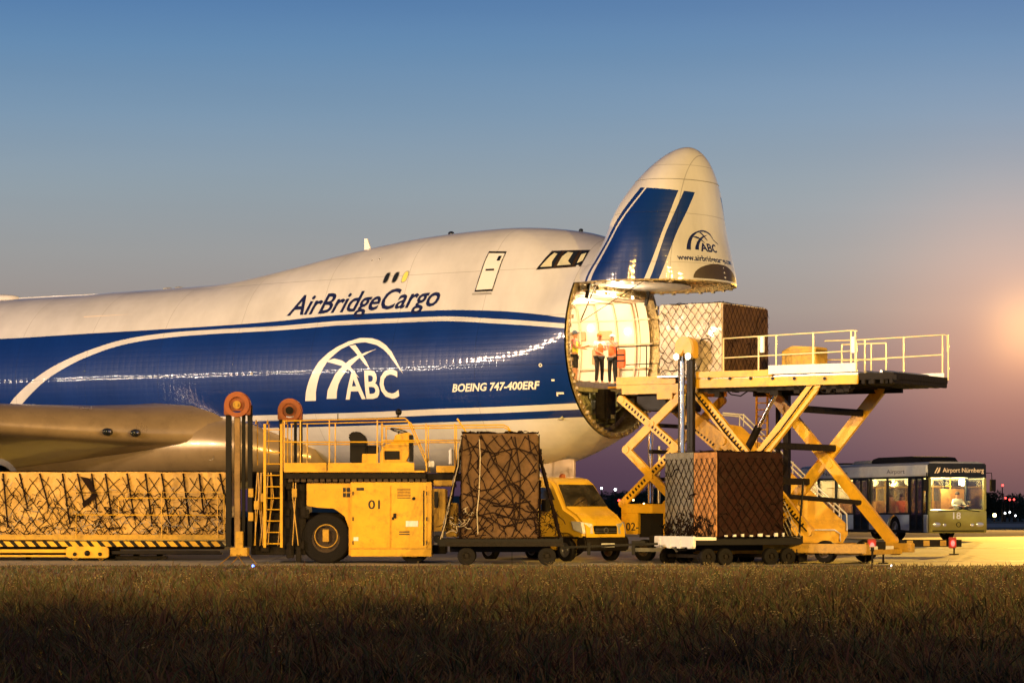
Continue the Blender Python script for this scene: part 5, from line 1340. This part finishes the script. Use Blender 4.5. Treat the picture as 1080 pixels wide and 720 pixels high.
for s in (-1,1):
    m=MB(); m.tube([(.02,s*1.2,2.6),(.2,s*1.4,2.6),(.2,s*1.42,2.3)],.02,6); m.box(.12,.26,s*1.36,s*1.56,1.9,2.35); m.build('mirror',M['black'],bus,bevel=.03)
# interior
m=MB(); m.box(-LB+.1,-.3,-1.15,1.15,2.44,2.48); m.build('ceiling',M['lining'],bus)
for s in (-.75,.75):
    m=MB(); m.box(-LB+.5,-.6,s-.06,s+.06,2.405,2.44); m.build('ceiling_lamp',M['buslamp'],bus,smooth=False)
m=MB(); m.box(-LB+.06,-LB+.1,-1.15,1.15,.5,2.4); m.box(-.1,0,.1,1.1,.5,1.15); m.build('rear_wall',M['lining'],bus)
rn=random.Random(4)
for x in (-3.4,-4.4,-6.6,-7.4,-8.2,-9.2,-10):
    for y in (-.85,-.4,.4,.85):
        if (x in(-3.4,-4.4) and y<-.3): pass
        m=MB(); m.box(x-.22,x+.22,y-.2,y+.2,.85,.95); m.prism([(x-.22,.95),(x-.15,.95),(x-.24,1.55),(x-.3,1.55)],'y',y-.2,y+.2); m.cyl((x,y,.42),(x,y,.85),.04,8); m.build('passenger_seat',M['seat'],bus,bevel=.03)
m=MB()
for x in (-1.6,-3.0,-4.8,-6.2,-7.8,-9.4):
    for y in (-.6,.6): m.cyl((x,y,.42),(x,y,2.44),.02,8)
for y in (-.6,.6): m.tube([(-10,y,2.1),(-1.5,y,2.1)],.018,6)
m.build('grab_pole',M['yellow'],bus)
m=MB(); m.box(-1.45,-1.4,.1,1.1,.5,2.0); m.build('driver_partition',M['seat'],bus)
m=MB(); m.box(-.55,-.1,.15,1.15,1.02,1.22); m.build('dashboard',M['black'],bus,bevel=.05)
m=MB(); m.ring((-.5,.62,1.3),(.35,0,1),.24,.21,.03,24); m.beam((-.5,.4,1.3),(-.5,.84,1.3),.03,.02); m.build('steering_wheel',M['black'],bus)
m=MB(); m.box(-1.3,-.95,.38,.86,.85,.98); m.box(-1.38,-1.28,.38,.86,.95,1.75); m.build('driver_seat',M['seat'],bus,bevel=.04)
def b2w(x,y,z):
    c,s=math.cos(R(-70)),math.sin(R(-70)); return (BXc+c*x-s*y,BY+s*x+c*y,.52+z)
# seated driver: body faces the windscreen
person(b2w(-1.08,.62,.14),R(-70)+R(90),'bus driver with reddish hair and white shirt sitting behind the windscreen',pose='sit',top='white',legs='trouser',armL=((.27,-.12,1.2),(.2,-.45,1.2)),armR=((-.27,-.12,1.2),(-.2,-.45,1.2)),longsleeve=True,h=1.75)
for (x,y,t,lab) in ((-3.35,-.62,'vest','passenger in orange top seen through the first side window of the bus'),(-4.3,-.6,'carton','passenger in beige top seated behind the one in orange on the bus'),(-2.2,-.2,'shirt','standing passenger in pale shirt near the front door inside the bus')):
    person(b2w(x,y,.42 if x==-2.2 else .12),R(-70)+R(90 if x!=-2.2 else 0),lab,pose='sit' if x!=-2.2 else 'stand',top=t,legs='trouser',h=1.7)
# ================================================================ PASSENGER STAIRS behind the scissor loader
D3=97.; 
def SX(px): return (px-540)*D3/F
def SZ(py): return CH+(HZ-py)*D3/F-.5
stx=SX(835)
ps=empty('mobile_stairs',(stx,D3,gz(D3)),0,'yellow mobile passenger stairs sloping down to the right behind the scissor lift','mobile stairs')
def q3(a,b_): return (SX(a)-stx,SZ(b_))
m=MB(); poly=[q3(770,440),(q3(782,442)),q3(865,519),q3(894,546),q3(894,556),q3(889,565),q3(846,565),q3(838,556),q3(775,470)]
for y in (0,1.5): m.prism(poly,'y',y,y+.06)
m.build('side_panel',M['yellow'],ps)
m=MB()
for k in range(22):
    t=k/21; a=SX(775+(888-775)*t)-stx; z=SZ(452+(556-452)*t); m.box(a-.1,a+.22,.06,1.5,z-.04,z)
m.build('step',M['grey'],ps)
m=MB()
for y in (-.05,1.6):
    m.tube([(q3(762,428)[0],y,q3(762,428)[1]),(q3(784,437)[0],y,q3(784,430)[1]),(q3(855,507)[0],y,q3(855,500)[1]),(q3(893,540)[0],y,q3(893,535)[1]),(q3(893,550)[0],y,q3(893,552)[1])],.03,8)
    for a,b_ in ((784,442),(810,468),(836,492),(862,516),(885,537)): m.tube([(q3(a,b_)[0],y,q3(a,b_)[1]),(q3(a,b_)[0],y,q3(a,b_)[1]+.42)],.02,6)
    m.tube([(q3(858,551)[0],y,q3(858,551)[1]),(q3(880,551)[0],y,q3(880,551)[1]),(q3(886,555)[0],y,q3(886,555)[1]),(q3(886,563)[0],y,q3(886,563)[1])],.025,6)
m.build('handrail',M['white'],ps)
m=MB(); m.box(q3(770,0)[0],q3(885,0)[0],.1,1.4,.35,.55); m.box(q3(780,0)[0],q3(786,0)[0],.2,.35,.55,2.6); m.box(q3(780,0)[0],q3(786,0)[0],1.1,1.3,.55,2.6); m.build('chassis',M['dark'],ps,bevel=.02)
for a in (790,868):
    for y in (.15,1.35): wheel(ps,(q3(a,0)[0],y,.3),.3,.2,side=-1 if y<1 else 1,rimcol='white')
# ================================================================ GROUND
def sheet(name,y0,y1,x0,x1,dz,mat,label_kind='structure',ny=None,nx=2,rough=0):
    ys=[y0]
    while ys[-1]<y1: ys.append(min(y1,ys[-1]+(1 if ys[-1]<112 else 60 if ys[-1]<1000 else 600)))
    m=MB(); vs=[(x,y,gz(y)+dz) for y in ys for x in (x0,x1)]
    m.add(vs,[(2*i,2*i+1,2*i+3,2*i+2) for i in range(len(ys)-1)])
    o=m.build(name,mat); tag(o,kind='structure'); return o
def ground_mat(name,cols,scale,rough=.9,bump=.3,stretch=(1,1,1),spec=.5,cracks=0):
    m,nt,b=node_mat(name);N=nt.nodes;Lk=nt.links
    tc=N.new('ShaderNodeTexCoord'); mp=N.new('ShaderNodeMapping'); mp.inputs['Scale'].default_value=stretch; Lk.new(tc.outputs['Object'],mp.inputs[0])
    n=N.new('ShaderNodeTexNoise'); n.inputs['Scale'].default_value=scale; n.inputs['Detail'].default_value=12; n.inputs['Roughness'].default_value=.7; Lk.new(mp.outputs[0],n.inputs['Vector'])
    cr=N.new('ShaderNodeValToRGB'); e=cr.color_ramp.elements; e[0].position=.3;e[1].position=.7; e[0].color=(*cols[0],1); e[1].color=(*cols[-1],1)
    if len(cols)>2: x=e.new(.5); x.color=(*cols[1],1)
    Lk.new(n.outputs['Fac'],cr.inputs[0]); n2=N.new('ShaderNodeTexNoise'); n2.inputs['Scale'].default_value=scale*25; n2.inputs['Detail'].default_value=4; Lk.new(mp.outputs[0],n2.inputs['Vector'])
    out=cr.outputs[0]
    if cracks:
        br=N.new('ShaderNodeTexBrick'); br.offset=0; br.inputs['Scale'].default_value=1; br.inputs['Brick Width'].default_value=7.5; br.inputs['Row Height'].default_value=5; br.inputs['Mortar Size'].default_value=.03
        br.inputs['Color1'].default_value=(1,1,1,1); br.inputs['Color2'].default_value=(.86,.86,.86,1); br.inputs['Mortar'].default_value=(.35,.35,.35,1); Lk.new(tc.outputs['Object'],br.inputs['Vector'])
        mx=N.new('ShaderNodeMix'); mx.data_type='RGBA'; mx.blend_type='MULTIPLY'; mx.inputs['Factor'].default_value=.8; Lk.new(out,mx.inputs['A']); Lk.new(br.outputs[0],mx.inputs['B']); out=mx.outputs['Result']
    Lk.new(out,b.inputs['Base Color']); b.inputs['Roughness'].default_value=rough; b.inputs['Specular IOR Level'].default_value=spec
    mr=N.new('ShaderNodeMapRange'); mr.inputs[3].default_value=max(0,rough-.15);mr.inputs[4].default_value=min(1,rough+.15); Lk.new(n.outputs['Fac'],mr.inputs[0]); Lk.new(mr.outputs[0],b.inputs['Roughness'])
    bp=N.new('ShaderNodeBump'); bp.inputs['Strength'].default_value=bump; bp.inputs['Distance'].default_value=.02; Lk.new(n2.outputs['Fac'],bp.inputs['Height']); Lk.new(bp.outputs[0],b.inputs['Normal']); return m
soil=ground_mat('verge_soil',[(.015,.010,.005),(.028,.02,.01),(.04,.03,.012)],.8,.95,.6)
conc=ground_mat('apron_concrete',[(.2,.18,.15),(.26,.24,.2),(.32,.29,.24)],.35,.7,.25,cracks=1)
asph=ground_mat('taxiway_asphalt',[(.045,.045,.047),(.06,.06,.062)],.3,.55,.2)
farg=ground_mat('far_grass',[(.02,.025,.01),(.035,.04,.016)],.05,.95,.3,stretch=(.3,1,1))
sheet('ground',-60,84.3,-400,400,0,soil)
sheet('apron',84.0,128,-400,400,.006,conc)
sheet('far_grass_field',128,230,-900,900,.0,farg)
sheet('taxiway',230,330,-1500,1500,.0,asph)
sheet('far_ground',330,6000,-6000,6000,-.0,farg)
white_line=pm('road_marking_white',(.6,.6,.57),.5,var=.3,scale=2,dirt=.4); yl=pm('road_marking_yellow',(.55,.4,.05),.5,var=.3,scale=2,dirt=.4)
def line(name,x0,x1,y0,y1,mat,dz=.012):
    m=MB(); n=6; m.add([(x0,y0+(y1-y0)*k/n,gz(y0+(y1-y0)*k/n)+dz) for k in range(n+1)]+[(x1,y0+(y1-y0)*k/n,gz(y0+(y1-y0)*k/n)+dz) for k in range(n+1)],[(k,k+n+1,k+n+2,k+1) for k in range(n)]); o=m.build(name,mat); tag(o,kind='structure')
line('apron_edge_line',-60,60,88.2,88.6,white_line); line('apron_line',-60,60,100,100.4,yl); line('apron_line',-60,60,117,117.6,white_line)
# ================================================================ GRASS
def grass():
    rg=np.random.default_rng(5)
    Nn=270000
    inv=rg.uniform(1/84.2,1/22.,Nn); d=1/inv
    d=np.where(rg.random(Nn)<.35,rg.uniform(22,84.2,Nn),d)
    x=(np.where(rg.random(Nn)<.72,rg.uniform(-60,1140,Nn),rg.uniform(-560,1640,Nn))-540)*d/F+rg.uniform(-.6,.6,Nn)
    cl=np.sin(x*1.7+d*.31)*.5+np.sin(x*.6-d*.9)*.6+np.sin(x*4.1+d*2.3)*.45+np.sin(x*9.3-d*1.3)*.3
    keep=(rg.random(Nn)<.62+.38*np.sin(x*1.1+d*.7+np.sin(d*.4)*2)); x,d,cl=x[keep],d[keep],cl[keep]; Nn=len(x)
    edge=np.clip((86-d)/26,.22,1)*(1+.7*np.clip(np.sin(x*2.3+np.sin(x*.7)*3)*np.sin(x*5.1+d),0,1))
    h=(.085+.10*rg.random(Nn)+.07*cl)*edge*(1+.0*d); tall=rg.random(Nn)<.04; h=np.where(tall,h*1.9,h)
    h=np.clip(h,.04,.5)
    w=.0045+.00016*d+.006*rg.random(Nn)
    ang=rg.uniform(0,2*np.pi,Nn); le_=rg.uniform(.2,1.1,Nn)*h; la=rg.uniform(0,2*np.pi,Nn)
    bx_=np.cos(ang)*w;by_=np.sin(ang)*w*.4
    V=np.zeros((Nn,5,3)); 
    V[:,0]=np.stack([x-bx_,d-by_,np.zeros(Nn)],1);V[:,1]=np.stack([x+bx_,d+by_,np.zeros(Nn)],1)
    mx=x+np.cos(la)*le_*.35;my=d+np.sin(la)*le_*.35
    V[:,2]=np.stack([mx+bx_*.7,my+by_*.7,h*.6],1);V[:,3]=np.stack([mx-bx_*.7,my-by_*.7,h*.6],1)
    V[:,4]=np.stack([x+np.cos(la)*le_,d+np.sin(la)*le_,h],1)
    idx=np.arange(Nn)*5
    quads=np.stack([idx,idx+1,idx+2,idx+3],1);tris=np.stack([idx+3,idx+2,idx+4],1)
    me=bpy.data.meshes.new('grass'); me.vertices.add(Nn*5); me.vertices.foreach_set('co',V.reshape(-1))
    loops=np.concatenate([quads.reshape(-1),tris.reshape(-1)]); me.loops.add(len(loops)); me.loops.foreach_set('vertex_index',loops.astype(np.int32))
    me.polygons.add(2*Nn); ls=np.concatenate([np.arange(Nn)*4,4*Nn+np.arange(Nn)*3]); me.polygons.foreach_set('loop_start',ls.astype(np.int32))
    me.polygons.foreach_set('material_index',np.tile((rg.random(Nn)*3).astype(np.int32),2))
    me.update(calc_edges=True)
    for nm,c in (('dry_grass_blade',(.08,.055,.018)),('green_grass_blade',(.04,.05,.012)),('brown_grass_blade',(.05,.018,.008))):
        me.materials.append(pm(nm,tuple(v*1.45 for v in c),.7,var=.75,scale=.45))
    o=bpy.data.objects.new('grass',me); C.objects.link(o); tag(o,'dark uncut grass and dry stems along the apron edge','grass',kind='stuff')
grass()
def weeds():
    rn=random.Random(9); m=MB()
    for k in range(1700):
        d=rn.uniform(46,80) if rn.random()<.88 else rn.uniform(24,50); px=rn.uniform(-20,1100) if rn.random()<.8 else rn.uniform(1100,1500)
        if px<560 and rn.random()<.7: continue
        x=(px-540)*d/F; h=rn.uniform(.22,.42)*min(1,(86-d)/26+.2); r_=.0035+.00005*d
        tx,ty=x+rn.uniform(-.08,.08),d+rn.uniform(-.08,.08)
        m.mi=0; m.tube([(x,d,0),((x+tx)/2,(d+ty)/2,h*.55),(tx,ty,h)],r_,3,False)
        m.mi=1
        for j in range(rn.randint(3,7)):
            a=(tx+rn.uniform(-.06,.06),ty+rn.uniform(-.05,.05),h+rn.uniform(-.06,.03)); s=rn.uniform(.006,.016)
            m.add([(a[0]-s,a[1],a[2]),(a[0],a[1]-s,a[2]-s*.4),(a[0]+s,a[1],a[2]+s*.3),(a[0],a[1]+s,a[2]+s*.6)],[(0,1,2,3)])
    o=m.build('seed_heads',[pm('dry_stem',(.06,.04,.016),.8),pm('seed_head_tan',(.34,.26,.09),.8,var=.3)],smooth=False); tag(o,'dry weed stems with pale seed heads scattered through the grass','weeds',kind='stuff')
weeds()
# ================================================================ SMALL FIELD LIGHTS
def tlight(px,py,d,mat,label,cat='taxiway light'):
    p=W(px,py,d); g=0 if d<84 else gz(d); e=empty('taxiway_light',(p.x,d,g),0,label,cat)
    m=MB(); m.cyl((0,0,0),(0,0,max(.05,p.z-g-.05)),.035,10); m.cyl((0,0,0),(0,0,.03),.1,14); m.build('stem',M['grey'],e)
    m=MB(); m.ball((0,0,p.z-g),.04 if mat==M['bluelamp'] else .018,12,8,(1,1,1.1)); m.build('lamp',mat,e)
tlight(267,596.5,80,M['bluelamp'],'small blue taxiway light in the grass below the left loader')
tlight(940,596,80,M['farwhite'],'tiny white edge light in the grass at the right')
mp_=W(920,597,79); m=MB(); m.cyl((0,0,0),(0,0,.5),.03,8); m.cyl((0,0,.5),(0,0,.62),.05,8); o=m.build('marker_post',M['dark'],loc=(mp_.x,79,0)); tag(o,'short dark marker stake standing in the grass right of the dollies','marker post')
# distant lamps
k=0
FL_=[(634.5,514.5,'farwhite','white lamp on a pole over the far trees, left one of the pair',.3),(649,516,'farwhite','white lamp on a pole over the far trees, right one of the pair',.38),(653,527.5,'red','red lamp in front of the far trees between van and lift',.4),
 (1057.5,511.5,'red','lone red lamp on a tall pole right of the bus',.34),(1060.5,525,'red','upper left red lamp of the small cluster right of the bus',.3),(1065,526.7,'red','middle red lamp of the small cluster right of the bus',.3),(1069.5,526.5,'red','rightmost red lamp of the small cluster right of the bus',.3),
 (1049,543,'faryel','large orange lamp close beside the bus on the right',.55),(1060,541,'farwhite','white lamp low beside the orange lamp right of the bus',.28),(1065,540,'farwhite','white lamp second from the orange lamp right of the bus',.28),(1071,543.5,'farwhite','lowest white lamp at the far right beside the bus',.28),
 (679,531,'faryel','faint orange lamp beneath the diamond shaped lift arms',.22),(668,527,'faryel','faint orange lamp just right of the red one behind the lift',.22)]
for (px,py,mt,lab,r_) in FL_:
    d=420; p=W(px,py,d); e=empty('street_lamp',(p.x,d,.52),0,lab,'lamp','lamps in the distance'); h=p.z-.52
    m=MB(); m.tube([(0,.3,0),(0,.3,h),(0,0,h+.1)],[.12,.07,.05],8); m.build('pole',M['dark'],e)
    m=MB(); m.ball((0,0,h),r_*.48,12,8); m.build('lamp',M[mt],e)
# ================================================================ TREES
def tree_mesh(seed,h,w):
    rn=random.Random(seed); tr_=MB(); tr_.tube([(0,0,0),(.1,0,h*.3),(-.05,.1,h*.6),(0,0,h*.9)],[h*.03,h*.022,h*.014,h*.004],8)
    lf=MB(); cl=[]
    for k in range(11):
        a=rn.uniform(0,6.28);z=h*rn.uniform(.3,.92); rr=w*.5*math.sin(math.pi*min(.95,(z/h-.15)))**.6*rn.uniform(.2,.8); e=(rr*math.cos(a),rr*math.sin(a),z)
        tr_.tube([(0,0,z*.6),(e[0]*.6,e[1]*.6,z*.85),e],[h*.012,h*.007,h*.003],5); cl.append((e,w*rn.uniform(.13,.27)))
    for (c,r_) in cl:
        for j in range(110):
            v=Vector((rn.gauss(0,1),rn.gauss(0,1),rn.gauss(0,.8))).normalized()*r_*rn.uniform(.35,1.1)**.6; p=Vector(c)+v; s=rn.uniform(.1,.3)
            u=Vector((rn.gauss(0,1),rn.gauss(0,1),rn.gauss(0,1))).normalized()*s; t=u.orthogonal().normalized()*s*.7
            lf.add([p-u,p-t,p+u,p+t],[(0,1,2,3)])
    return tr_,lf
protos=[]
rn=random.Random(77)
pos=[]
for px in list(np.arange(588,722,5.0))+list(np.arange(838,905,9.0))+list(np.arange(1032,1092,6.5)): pos.append((px+rn.uniform(-2,2),rn.uniform(440,520)))
for i,(px,d) in enumerate(pos):
    x=(px-540)*d/F
    if i<4:
        e=empty('tree',(x,d,.5),0,'dark leafy tree in the distant row behind the airfield','tree','trees behind the airfield')
        a,b_=tree_mesh(i+1,(5.4,6.2,4.8,5.8)[i],(6,7,6.5,5.5)[i]); a.build('trunk',M['bark'],e); b_.build('crown',M['leaf'],e,smooth=False); protos.append(e)
    else:
        e=copy_tree(protos[i%4]); e.location=(x,d,.5)
    e.rotation_euler=(0,0,rn.uniform(0,6.28)); s=rn.uniform(.75,1.15)*(.8 if px>1030 else .85); e.scale=(s*1.15,s*1.15,s)
hill=MB(); vs=[];n=120
for k in range(n+1):
    x=-500+1100*k/n; h=5.6+1.6*math.sin(k*.23)+1.1*math.sin(k*.61+1)+.5*math.sin(k*1.7); vs+= [(x,700,.4),(x,735,h*1.0),(x,800,.4)]
fs=[]
for k in range(n): fs+=[(3*k,3*k+3,3*k+4,3*k+1),(3*k+1,3*k+4,3*k+5,3*k+2)]
hill.add(vs,fs); o=hill.build('hills',M['leaf']); tag(o,kind='structure')
# ================================================================ FLOODLIGHT MAST just beyond the right edge, the lamp whose glare reaches the picture
mx_,my_=( (1104-540)*200/F, 200)
fm_=empty('floodlight_mast',(mx_,my_,.52),0,'tall apron floodlight mast glowing at the right edge','floodlight mast')
m=MB(); m.tube([(0,0,0),(0,0,15.5)],[.22,.1],12); m.box(-.9,.9,-.08,.08,14.9,15.05); m.build('mast',M['grey'],fm_)
for x in (-.7,0,.7):
    m=MB(); m.box(x-.25,x+.25,-.25,.1,14.5,14.9); h=m.build('floodlight',M['dark'],fm_,bevel=.03); m=MB(); m.box(x-.2,x+.2,-.27,-.252,14.54,14.86); m.build('lamp_glass',M['sodium'],h)
# ================================================================ LIGHTS
def point(loc,P,col,r=.3,name='lamp_light'):
    l=bpy.data.lights.new(name,'POINT'); l.energy=P; l.color=col; l.shadow_soft_size=r; o=bpy.data.objects.new(name,l); o.location=loc; C.objects.link(o); return o
def spot(loc,tgt,P,col,size,blend,r=.5,name='flood_or_fill_beam'):
    l=bpy.data.lights.new(name,'SPOT'); l.energy=P; l.color=col; l.spot_size=size; l.spot_blend=blend; l.shadow_soft_size=r
    o=bpy.data.objects.new(name,l); o.location=loc; o.rotation_euler=(Vector(tgt)-Vector(loc)).to_track_quat('-Z','Y').to_euler(); C.objects.link(o); return o
SOD=(1,.56,.17)
SC=(1,.68,.44)
# high masts on the left flood the apron (light cones end at the apron edge)
for (x,y,z) in ((-72,52,19),(-66,44,19)):
    spot((x,y,z),(4,96,2),1.12e5,SC,R(80),.9,.6)
for (x,y,z) in ((-46,2,20),(-38,-4,20)):
    spot((x,y,z),(-1,92,-1.),1.12e5,(1,.58,.13),R(38),1,.6)
# mast at right behind, a right front flood, then unseen spots added to brighten things
spot((mx_,my_-.4,15.2),(-15,92,0),1.1e5,(1,.5,.1),R(120),.9,.4)
spot((64,26,24),(9,88,.5),1.5e5,(1,.6,.16),R(30),.8,.6)
spot((50,10,26),(8,64,0),2.1e5,(1,.6,.12),R(58),1,.6)  # unseen fill added for the grass near the apron
spot((50,-10,26),(2,45,0),5.0e4,(1,.5,.14),R(70),1,.6)  # unseen warm fill added for the nearest grass
spot((22,-5,24),(1.2,91,.9),2.0e5,(1,.64,.2),R(8.5),.8,.5)  # narrow unseen spot added to brighten the van
spot((46,175,13),(15,95,-2.5),1.0e6,(1,.53,.06),R(18),.6,.5)  # low unseen back light added to gild the right apron
spot((-62,150,13),(-6,90,-2),1.1e6,(1,.58,.08),R(22),.6,.5)  # low unseen back light added for golden sheen on the left apron
# row of far terminal floodlights, mirrored in the glossy side of the aircraft
for k,(x,y,z) in enumerate(((-198,44,19),(-196,37,19),(-195,31,19),(-192,16,19),(-190,5,20),(-188,-4,19))): spot((x,y,z),(-6,95,6),2.2e4,(1,.86,.66),R(30),.5,.9,'terminal_floodlight')
spot((-6,22,20),(15.5,107,1.7),1.5e5,(1,.8,.55),R(7),.8,.4)  # separate narrow spot, unseen, added to brighten the bus side
# interior lamps of the nose
WARM=(1,.74,.42)
point(air2w(.35,.35,8.35),330,WARM,.12,'hold_light')
for lx,q in ((-1.6,-1.0),(-1.6,1.0),(-4,0),(-7,0)): point(air2w(lx,q,8.2),185,WARM,.12,'hold_light')
point(air2w(-.3,0,5.2),20,WARM,.1,'bay_light')
for x in (-1.2,-4,-7,-10): point(b2w(x,0,2.3),230,(1,.8,.36),.15,'bus_light')
# ================================================================ WORLD
w=bpy.data.worlds.new('World'); scene.world=w; w.use_nodes=True; nt=w.node_tree; N=nt.nodes;Lk=nt.links
bg=N['Background']; tc=N.new('ShaderNodeTexCoord'); nz=N.new('ShaderNodeVectorMath'); nz.operation='NORMALIZE'; Lk.new(tc.outputs['Generated'],nz.inputs[0])
sp_=N.new('ShaderNodeSeparateXYZ'); Lk.new(nz.outputs[0],sp_.inputs[0])
mr=N.new('ShaderNodeMapRange'); mr.inputs[1].default_value=-.02; mr.inputs[2].default_value=1.0; Lk.new(sp_.outputs[2],mr.inputs[0])
cr=N.new('ShaderNodeValToRGB'); cr.color_ramp.interpolation='EASE'
def srgb(r,g,b_): 
    f=lambda c:((c/255+.055)/1.055)**2.4 if c>10 else c/255/12.92
    return (f(r),f(g),f(b_),1)
# image row -> elevation sine
def el(py): t=(HZ-py)/F; return (t/math.sqrt(1+t*t)+.02)/1.02
ST=[(560,(50,36,54)),(530,(64,46,68)),(490,(82,58,78)),(440,(108,82,92)),(390,(136,112,112)),(330,(156,144,138)),(270,(156,156,156)),(200,(144,158,168)),(120,(122,150,176)),(50,(100,138,176)),(0,(84,124,170))]
e=cr.color_ramp.elements
e[0].position=max(0,el(ST[0][0]));e[0].color=srgb(*ST[0][1]); e[1].position=el(ST[-1][0]); e[1].color=srgb(*ST[-1][1])
x=e.new(.36); x.color=srgb(36,62,104); x=e.new(.7); x.color=srgb(22,38,72)
for py,c in ST[1:-1]: x=e.new(el(py)); x.color=srgb(*c)
cr.color_ramp.interpolation='LINEAR'
Lk.new(mr.outputs[0],cr.inputs[0])
# glare of the right floodlight painted into the sky, within a broad warm brightening
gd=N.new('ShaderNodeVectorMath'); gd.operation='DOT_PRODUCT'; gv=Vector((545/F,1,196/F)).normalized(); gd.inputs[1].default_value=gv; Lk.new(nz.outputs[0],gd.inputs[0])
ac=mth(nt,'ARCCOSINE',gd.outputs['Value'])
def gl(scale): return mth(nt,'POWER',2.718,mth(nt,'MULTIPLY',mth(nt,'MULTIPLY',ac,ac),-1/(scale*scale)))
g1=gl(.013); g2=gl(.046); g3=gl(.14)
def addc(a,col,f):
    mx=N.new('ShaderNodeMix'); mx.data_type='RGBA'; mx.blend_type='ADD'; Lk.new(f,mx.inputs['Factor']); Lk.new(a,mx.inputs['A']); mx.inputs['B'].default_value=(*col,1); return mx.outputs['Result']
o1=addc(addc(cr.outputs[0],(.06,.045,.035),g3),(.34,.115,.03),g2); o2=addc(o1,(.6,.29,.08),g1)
# faint physical sky added on top
sk=N.new('ShaderNodeTexSky'); sk.sky_type='NISHITA'; sk.sun_disc=False; sk.sun_elevation=R(-3); sk.sun_rotation=R(11)
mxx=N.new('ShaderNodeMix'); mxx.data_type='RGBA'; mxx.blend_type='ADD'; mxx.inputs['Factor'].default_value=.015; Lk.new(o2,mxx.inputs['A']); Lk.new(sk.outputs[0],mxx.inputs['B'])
# blue added behind the camera for glossy paint to reflect, and faint uneven haze
back=N.new('ShaderNodeMapRange'); back.inputs[1].default_value=-.1; back.inputs[2].default_value=-.8; back.interpolation_type='SMOOTHSTEP'; Lk.new(sp_.outputs[1],back.inputs[0])
bz=N.new('ShaderNodeMapRange'); bz.inputs[1].default_value=.5; bz.inputs[2].default_value=.05; Lk.new(sp_.outputs[2],bz.inputs[0])
up_=N.new('ShaderNodeMapRange'); up_.inputs[1].default_value=-.01; up_.inputs[2].default_value=.02; Lk.new(sp_.outputs[2],up_.inputs[0])
bf=mth(nt,'MULTIPLY',mth(nt,'MULTIPLY',back.outputs[0],bz.outputs[0]),up_.outputs[0])
bm_=N.new('ShaderNodeMix'); bm_.data_type='RGBA'; Lk.new(bf,bm_.inputs['Factor']); Lk.new(mxx.outputs['Result'],bm_.inputs['A']); bm_.inputs['B'].default_value=(.13,.27,.5,1)
hm=N.new('ShaderNodeMapping'); hm.inputs['Scale'].default_value=(2,2,30); Lk.new(nz.outputs[0],hm.inputs[0]); hn=N.new('ShaderNodeTexNoise'); hn.inputs['Scale'].default_value=1.6; hn.inputs['Detail'].default_value=5; Lk.new(hm.outputs[0],hn.inputs['Vector'])
hr=N.new('ShaderNodeMapRange'); hr.inputs[1].default_value=.3; hr.inputs[2].default_value=.7; hr.inputs[3].default_value=.98; hr.inputs[4].default_value=1.02; Lk.new(hn.outputs['Fac'],hr.inputs[0])
hx=N.new('ShaderNodeMix'); hx.data_type='RGBA'; hx.blend_type='MULTIPLY'; hx.inputs['Factor'].default_value=1; Lk.new(bm_.outputs['Result'],hx.inputs['A']); Lk.new(hr.outputs[0],hx.inputs['B'])
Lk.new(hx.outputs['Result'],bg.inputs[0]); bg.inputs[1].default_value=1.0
# ================================================================ CAMERA
cam=bpy.data.cameras.new('camera'); co=bpy.data.objects.new('camera',cam); C.objects.link(co); co.location=(0,0,CH); co.rotation_euler=(R(90),0,0)
cam.sensor_width=36; cam.lens=36*F/1080; cam.shift_y=(HZ-360)/1080; cam.clip_end=20000; cam.clip_start=.5; scene.camera=co
scene.view_settings.view_transform='Standard'; scene.view_settings.look='None'; scene.view_settings.gamma=1; scene.view_settings.exposure=0
